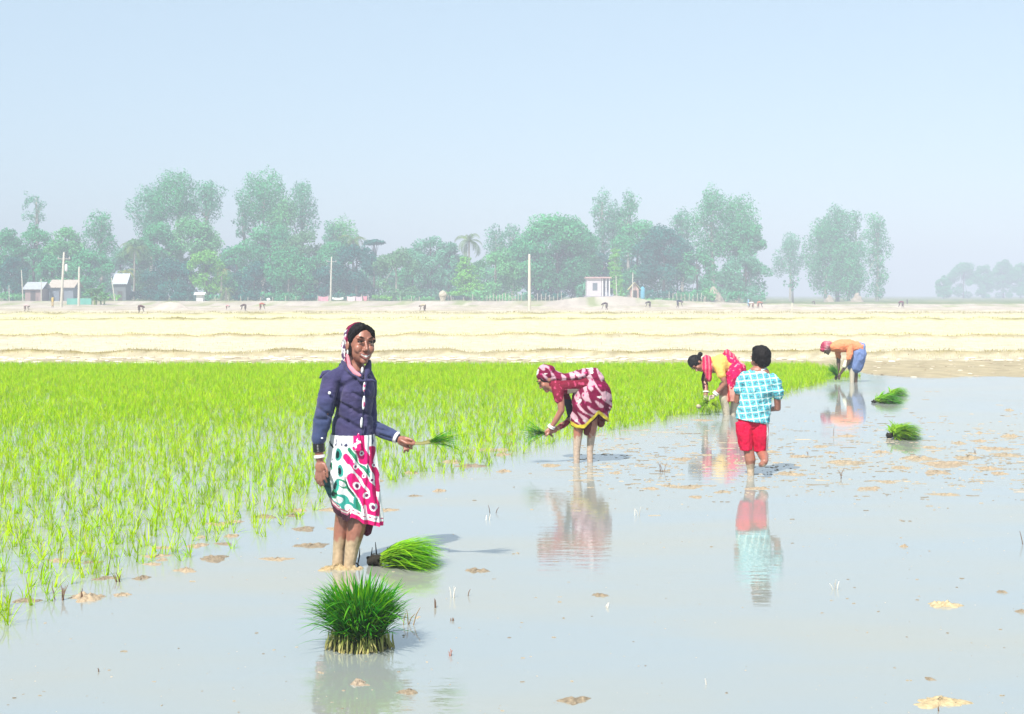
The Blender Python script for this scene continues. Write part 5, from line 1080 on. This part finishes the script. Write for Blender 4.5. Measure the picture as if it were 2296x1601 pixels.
n = 340; a = U_(0, 6.28, n); base = np.stack([0.11 * np.cos(a), 0.10 * np.sin(a), U_(0.10, 0.24, n)], 1); g = U_(0, 1, n)[:, None]
v2, f2, c2 = blades(base, a, U_(.7, 1.5, n), U_(0, .9, n), U_(.08, .19, n), U_(.004, .008, n), 4, (0.04, 0.22, 0.02), np.array((0.02, 0.26, 0.015)) * (1 - g) + np.array((0.16, 0.5, 0.02)) * g, .25, .9)
link('leaves', mesh_np('leaves', np.concatenate([v, v2]), np.concatenate([f, f2 + len(v)]), np.concatenate([c, c2])), M['rice'], sb)
n = 420; a = U_(0, 6.28, n); r = np.sqrt(U_(.2, 1, n)); base = np.stack([0.165 * r * np.cos(a), 0.13 * r * np.sin(a), U_(-0.02, 0.01, n)], 1)
v, f, c = blades(base, a + math.pi + rng.normal(0, .5, n), U_(.1, .75, n), U_(-.5, .2, n), U_(.04, .12, n), U_(.006, .010, n), 3, (0.62, 0.52, 0.24), (0.30, 0.42, 0.05), .3)
link('stems', mesh_np('stems', v, f, c), M['rice'], sb)
mb = MB(); mb.ell((0, 0, 0.02), (.135, .11, .055)); mb.ell((0, 0, .10), (.09, .075, .10))
me, v, nn_ = remesh(mb, 'root_ball', .008, 2); v += nn_ * (vnoise(v, 40) * .012)[:, None]; put_verts(me, v); set_col(me, np.tile((0.05, 0.06, 0.02), (len(v), 1))); link('root_ball', me, M['straw'], sb)

def lying(px, py, length, height, label, name='rice_bundle', n=520, dirx=1, tone=0, rz=0.0, wscale=1.0, spread=.34, ball=1.0):
    d = gd(py); X = gx(px, d); t = empty(name, (X, d, 0), label, 'rice bundle', 'cut bundles of rice seedlings lying in the water', rz)
    r = U_(0, 1, n); base = np.stack([U_(-.02, .05, n) * dirx, rng.normal(0, .035, n) * wscale, height * .42 * U_(0.1, 1, n) ** .9], 1)
    az = rng.normal(0 if dirx > 0 else math.pi, spread, n); lean = R(92) - base[:, 2] / height * R(75) + rng.normal(0, .10, n)
    curve = U_(0.7, 1.5, n) * (R(104) - lean) ; g = U_(0, 1, n)[:, None]
    c1 = [np.array((0.08, 0.50, 0.008)) * (1 - g) + np.array((0.44, 0.78, 0.01)) * g, np.array((0.012, 0.30, 0.015)) * (1 - g) + np.array((0.12, 0.60, 0.02)) * g, np.array((0.03, 0.32, 0.02)) * (1 - g) + np.array((0.40, 0.62, 0.03)) * g][tone]
    v, f, c = blades(base, az, lean, curve, length * U_(.7, 1.08, n), U_(.008, .014, n) * wscale, 6, (0.34, 0.56, 0.03), c1, .25, 1.3); v[:, 2] = np.maximum(v[:, 2], .004)
    link('leaves', mesh_np('leaves', v, f, c), M['rice'], t)
    mb = MB(); mb.ell((-.05 * dirx, 0, height * .16), (.075 * ball, .055 * wscale * ball, height * .24 * ball)); me, v, nn_ = remesh(mb, 'root_ball', .008, 1); v += nn_ * (vnoise(v, 45) * .022)[:, None]; put_verts(me, v); set_col(me, np.tile((0.035, 0.03, 0.022), (len(v), 1))); link('root_ball', me, M['straw'], t)
    return t
lb = lying(860, 1268, .345, .18, 'bundle of seedlings lying on its side with muddy dark roots beside the standing woman', n=820, ball=.7)
mb = MB()
for (x, y, h, dx) in ((-.16, .02, .10, .01), (-.15, .0, .05, -.03), (-.10, .05, .10, .02), (-.03, .06, .13, -.02), (-.02, .05, .10, .03)): mb.sweep([(x, y, 0), (x + dx, y, h * .5), (x + dx * 1.3, y, h)], [.004, .005, .002], 5, (0.03, 0.028, 0.025))
link('loose_roots', mb.mesh('loose_roots'), M['straw'], lb)
lying(1966, 903, .38, .13, 'dark green seedling bundle floating far right, the lower of a close pair', n=520, tone=1, wscale=1.8, spread=.5, ball=.5)
lying(1998, 887, .26, .15, 'bright green seedling bundle floating far right, the upper of a close pair', n=380, tone=0, wscale=1.8, spread=.5, ball=.4)
lying(2004, 983, .30, .23, 'round dark green seedling bundle floating alone right of the boy', n=800, tone=2, wscale=1.6, spread=.75, ball=.5)

# ------------------------------------------------------------------ mud showing above the water
def clod(px, py, wpx, hpx, label, col=(0.50, 0.38, 0.25), group=None, name='mud_clod', seed=0):
    d = gd(py + hpx * .5); k = d / FPX; w = wpx / 2 * k; dep = max(0.02, min(w * .9, hpx / FPX * d * d / H * .5)); hgt = min(hpx * k * .38, .024) + .003
    rr = np.random.default_rng(seed + int(px * 7 + py)); NA, NR = 40, 9; V = []; ph = rr.uniform(0, 6.28, 6)
    for j in range(NR):
        t = (j + .3) / (NR - 1)
        for i in range(NA):
            a = 2 * math.pi * i / NA; R0 = 1 + .24 * math.sin(2 * a + ph[0]) + .20 * math.sin(3 * a + ph[1]) + .15 * math.sin(5 * a + ph[2]) + .11 * math.sin(9 * a + ph[3]) + .07 * math.sin(14 * a + ph[5])
            x, y = w * t * R0 * math.cos(a), dep * t * R0 * math.sin(a); z = hgt * (1 - t ** 1.6) * (0.75 + 1.1 * noise.noise((x * 28 / max(.6, w * 6), y * 28 / max(.6, w * 6), ph[4]))) - .006 * (t > .95)
            V.append((x, y, z))
    F = [(j * NA + i, j * NA + (i + 1) % NA, (j + 1) * NA + (i + 1) % NA, (j + 1) * NA + i) for j in range(NR - 1) for i in range(NA)]; V.append((0, 0, hgt * .8)); F3 = [(len(V) - 1, i, (i + 1) % NA) for i in range(NA)]
    V = np.array(V); cc = np.array(col) * (1 + .3 * vnoise(V, 60))[:, None]
    o = link(name, mesh_np(name, V, [np.array(F)[:, ::-1], np.array(F3)[:, ::-1]], cc, True), M['mudv'], loc=(gx(px, d), d, 0.0)); tag(o, label, 'mud clod', group); return o
M['mudv'] = mat('mud_clod', attr=True, rough=0.55, spec=0.4, var=0.25, vscale=40, bump=0.9, bscale=90)
PALE, DARKM = (0.37, 0.28, 0.18), (0.26, 0.20, 0.13)
for a in [(1288, 1563, 62, 16, 'long tan mud clod near the bottom edge just right of the middle', DARKM), (2108, 1562, 108, 26, 'large pale straw coloured mud bar near the bottom right corner', (0.50, 0.38, 0.21)), (2116, 1346, 62, 22, 'lumpy pale mud clod at right below the tiny twigs', (0.48, 0.37, 0.21)), (2085, 1518, 24, 10, 'small grey mud clod above the large pale mud bar', DARKM),
          (1069, 1274, 50, 12, 'flat tan clod right of the lying bundle', DARKM), (1345, 1330, 34, 10, 'small tan clod alone in the open water at the middle', DARKM), (806, 1522, 42, 22, 'light clod in the reflection of the upright sheaf', (0.34, 0.26, 0.18)), (915, 1544, 40, 18, 'tan clod at the right of the upright sheaf reflection', DARKM), (2246, 1322, 20, 12, 'small clod near the right edge beside the lumpy pale one', DARKM),
          (2028, 1218, 16, 16, 'small pale clod alone right of the boy reflection', PALE), (2290, 1366, 26, 12, 'grey clod cut by the right edge', DARKM), (316, 1290, 34, 14, 'clod with a curled stalk at the left rice edge', DARKM), (195, 1326, 76, 30, 'ragged pale mud heap among twigs at the left rice edge', PALE), (272, 1328, 34, 12, 'small tan clod right of the ragged mud heap', PALE),
          (415, 1272, 48, 14, 'tan clod below the rice, third from the left edge', PALE), (480, 1246, 70, 14, 'pair of low tan clods at the rice edge left of the woman', DARKM), (700, 1218, 64, 12, 'long tan clod just left of the standing woman', DARKM), (520, 1196, 28, 14, 'dark clod at the edge of the rice left of the woman', (0.36, 0.27, 0.16)), (620, 1250, 60, 8, 'faint long clod left of the standing woman feet', PALE), (60, 1340, 50, 14, 'low tan clod at the left edge of the photo', DARKM)]:
    clod(a[0], a[1], a[2], a[3], a[4], a[5])
L6 = [(1896, 1030, 66, 16), (1975, 1010, 40, 8), (2060, 1022, 70, 14), (2118, 1028, 110, 26), (2170, 1020, 60, 14), (2230, 1002, 70, 8), (2255, 1016, 60, 10), (2196, 985, 36, 8), (2150, 990, 34, 8), (2215, 1046, 50, 10), (2265, 973, 40, 12), (2196, 966, 14, 10), (2262, 916, 22, 8), (1530, 1026, 50, 8), (1545, 1088, 70, 8), (1460, 1092, 34, 8), (1500, 1086, 30, 7), (1380, 1058, 26, 6), (1770, 1058, 60, 10), (1790, 1020, 40, 7), (1840, 998, 36, 7), (1700, 1092, 50, 7), (1620, 1100, 40, 6), (1130, 1052, 34, 10), (1235, 1040, 50, 8), (1950, 1092, 60, 7), (2020, 1045, 50, 8), (2100, 1055, 66, 8), (1990, 1078, 40, 6), (1900, 975, 40, 6), (1720, 1010, 50, 6), (1575, 940, 40, 5), (1690, 940, 26, 5), (1860, 1012, 26, 6), (2085, 1000, 40, 7), (2240, 1058, 40, 8), (2120, 1106, 60, 6), (1560, 1112, 36, 5), (1660, 1035, 30, 7), (1585, 1018, 22, 5)]
for i, a in enumerate(L6):
    clod(a[0], a[1], a[2], a[3], 'low tan mud patch among the many breaking the water right of the boy' if a[0] > 1750 else 'low tan mud patch in the water between the maroon sari woman and the boy', PALE if i % 2 else (0.36, 0.28, 0.18), 'mud patches beyond and right of the boy', 'mud_patch', i)
for i in range(34):
    s = rng.uniform(0, 1); x = rng.uniform(0, 730) if i % 2 else rng.uniform(730, 1150); y0 = np.interp(x, [0, 730, 1110, 1270], [1335, 1190, 1050, 1000]) - rng.uniform(-6, 90)
    clod(x, float(y0), rng.uniform(20, 60), rng.uniform(5, 12), 'thin tan mud patch between the seedlings near the edge of the rice', PALE if i % 3 else DARKM, 'mud patches among the seedlings', 'mud_patch', 500 + i)

# tiny flecks of straw, mud and darker scraps on the water
mb = MB(); n = 2600; cnt = 0
for i in range(n):
    band = rng.uniform(0, 1)
    if band < .62: py = rng.normal(1025, 45); px = rng.uniform(1280, 2500)
    else: py = 850 + 750 * rng.uniform(0, 1) ** .8; px = rng.uniform(-200, 2500)
    if py < 852 or py > 1640: continue
    d = gd(py); x = gx(px, d)
    if d > float(edge_y(np.array([x]))[0]) - .1: continue
    k = d / FPX; w = rng.uniform(1.0, 4.5 if band < .62 else 2.4) * k * (1 if rng.uniform() < .85 else 2.2); col = np.array((0.36, 0.29, 0.20)) * rng.uniform(.5, 1.2)
    st = rng.uniform() < (.45 if band < .62 else .1); w = w * (3.2 if st else 1)
    for q in range(4 if st else 1):
        mb.ell((x + (q and rng.normal(0, w * .6)), d + (q and rng.normal(0, w * .10)), 0), (w * (rng.uniform(.2, .5) if st else 1), w * (rng.uniform(.05, .14) if st else rng.uniform(.25, .9)), min(.005, w * .3)), Matrix.Rotation(rng.normal(0, .25) if st else rng.uniform(0, 3), 3, 'Z'), 7, 4, col)
tag(link('straw_debris', mb.mesh('straw_debris', False), M['plain']), kind='stuff')

# stubs of old straw: single little things one can point at
def stub(px, py, hpx, label, col, n=4, seed=0, group=None, wide=.5):
    d = gd(py); k = d / FPX; rr = random.Random(seed + int(px)); mb = MB(); h = hpx * k
    for i in range(n):
        dx = rr.uniform(-wide, wide) * h; ln = rr.uniform(.5, 1.0) * h; x0 = rr.uniform(-.35, .35) * h * wide * 2
        mb.sweep([(x0, rr.uniform(-.02, .02), -.02), (x0 + dx * .5, 0, ln * .6), (x0 + dx, 0, ln)], [.0030, .0026, .0015], 5, np.array(col) * rr.uniform(.7, 1.2))
    tag(link('straw_stub', mb.mesh('straw_stub'), M['straw'], loc=(gx(px, d), d, 0)), label, 'straw stub', group)
BR, WH = (0.24, 0.15, 0.10), (0.85, 0.80, 0.70)
for (px, py, h, lab, col, n) in [(132, 1345, 34, 'row of brown stubs like a broken comb at the left rice edge', BR, 7), (262, 1305, 22, 'dark stubs right of the ragged mud heap', BR, 5), (186, 1345, 26, 'thin dark stalks at the right end of the brown stubs', BR, 3), (1016, 1340, 34, 'white forked straw right of the upright sheaf', WH, 3), (1044, 1336, 22, 'single thin stalk beside the white forked straw', BR, 1), (918, 1400, 46, 'thin brown stalks right beside the upright sheaf', (0.34, 0.22, 0.10), 4), (980, 1362, 20, 'fine curved stalk between the sheaf and the forked straw', BR, 2), (1874, 1322, 24, 'two pale upright straws right of the boy reflection', WH, 3), (1586, 1534, 22, 'single white straw peg near the bottom edge', WH, 1), (218, 1506, 14, 'tiny dark peg alone in the lower left water', BR, 1), (1428, 1156, 20, 'white bent straw in the water right of the sari reflection', WH, 3), (1484, 1058, 26, 'dark thin stalks between the sari woman and the boy', BR, 4), (1886, 1072, 24, 'dark upright twig right of the boy', BR, 2), (1104, 1150, 18, 'dark curled twig below the rice edge', BR, 2), (2186, 1018, 14, 'short dark twig in the mud patches at right', BR, 2), (1012, 1470, 16, 'reddish scrap right of the sheaf base', (0.5, 0.25, 0.2), 3), (1014, 1392, 10, 'small tan scrap right of the sheaf', BR, 3), (1092, 1166, 14, 'pale straw bit below the rice edge', WH, 2), (2292, 1220, 30, 'dark stalk cut by the right edge', BR, 1), (1868, 978, 28, 'fine tall twig right behind the boy', BR, 1), (1360, 1362, 12, 'white straw bit below the small middle clod', WH, 3), (1812, 1020, 12, 'tiny dark twig right of the boy knees', BR, 2), (2104, 1594, 10, 'short dark peg at the very bottom right', BR, 2)]:
    stub(px, py, h, lab, col, n)

clod(752, 1262, 60, 26, 'wet mud heaped round the feet of the standing woman', (0.42, 0.31, 0.16)); clod(790, 1266, 44, 18, 'brown mud at the right foot of the standing woman', (0.38, 0.28, 0.15))
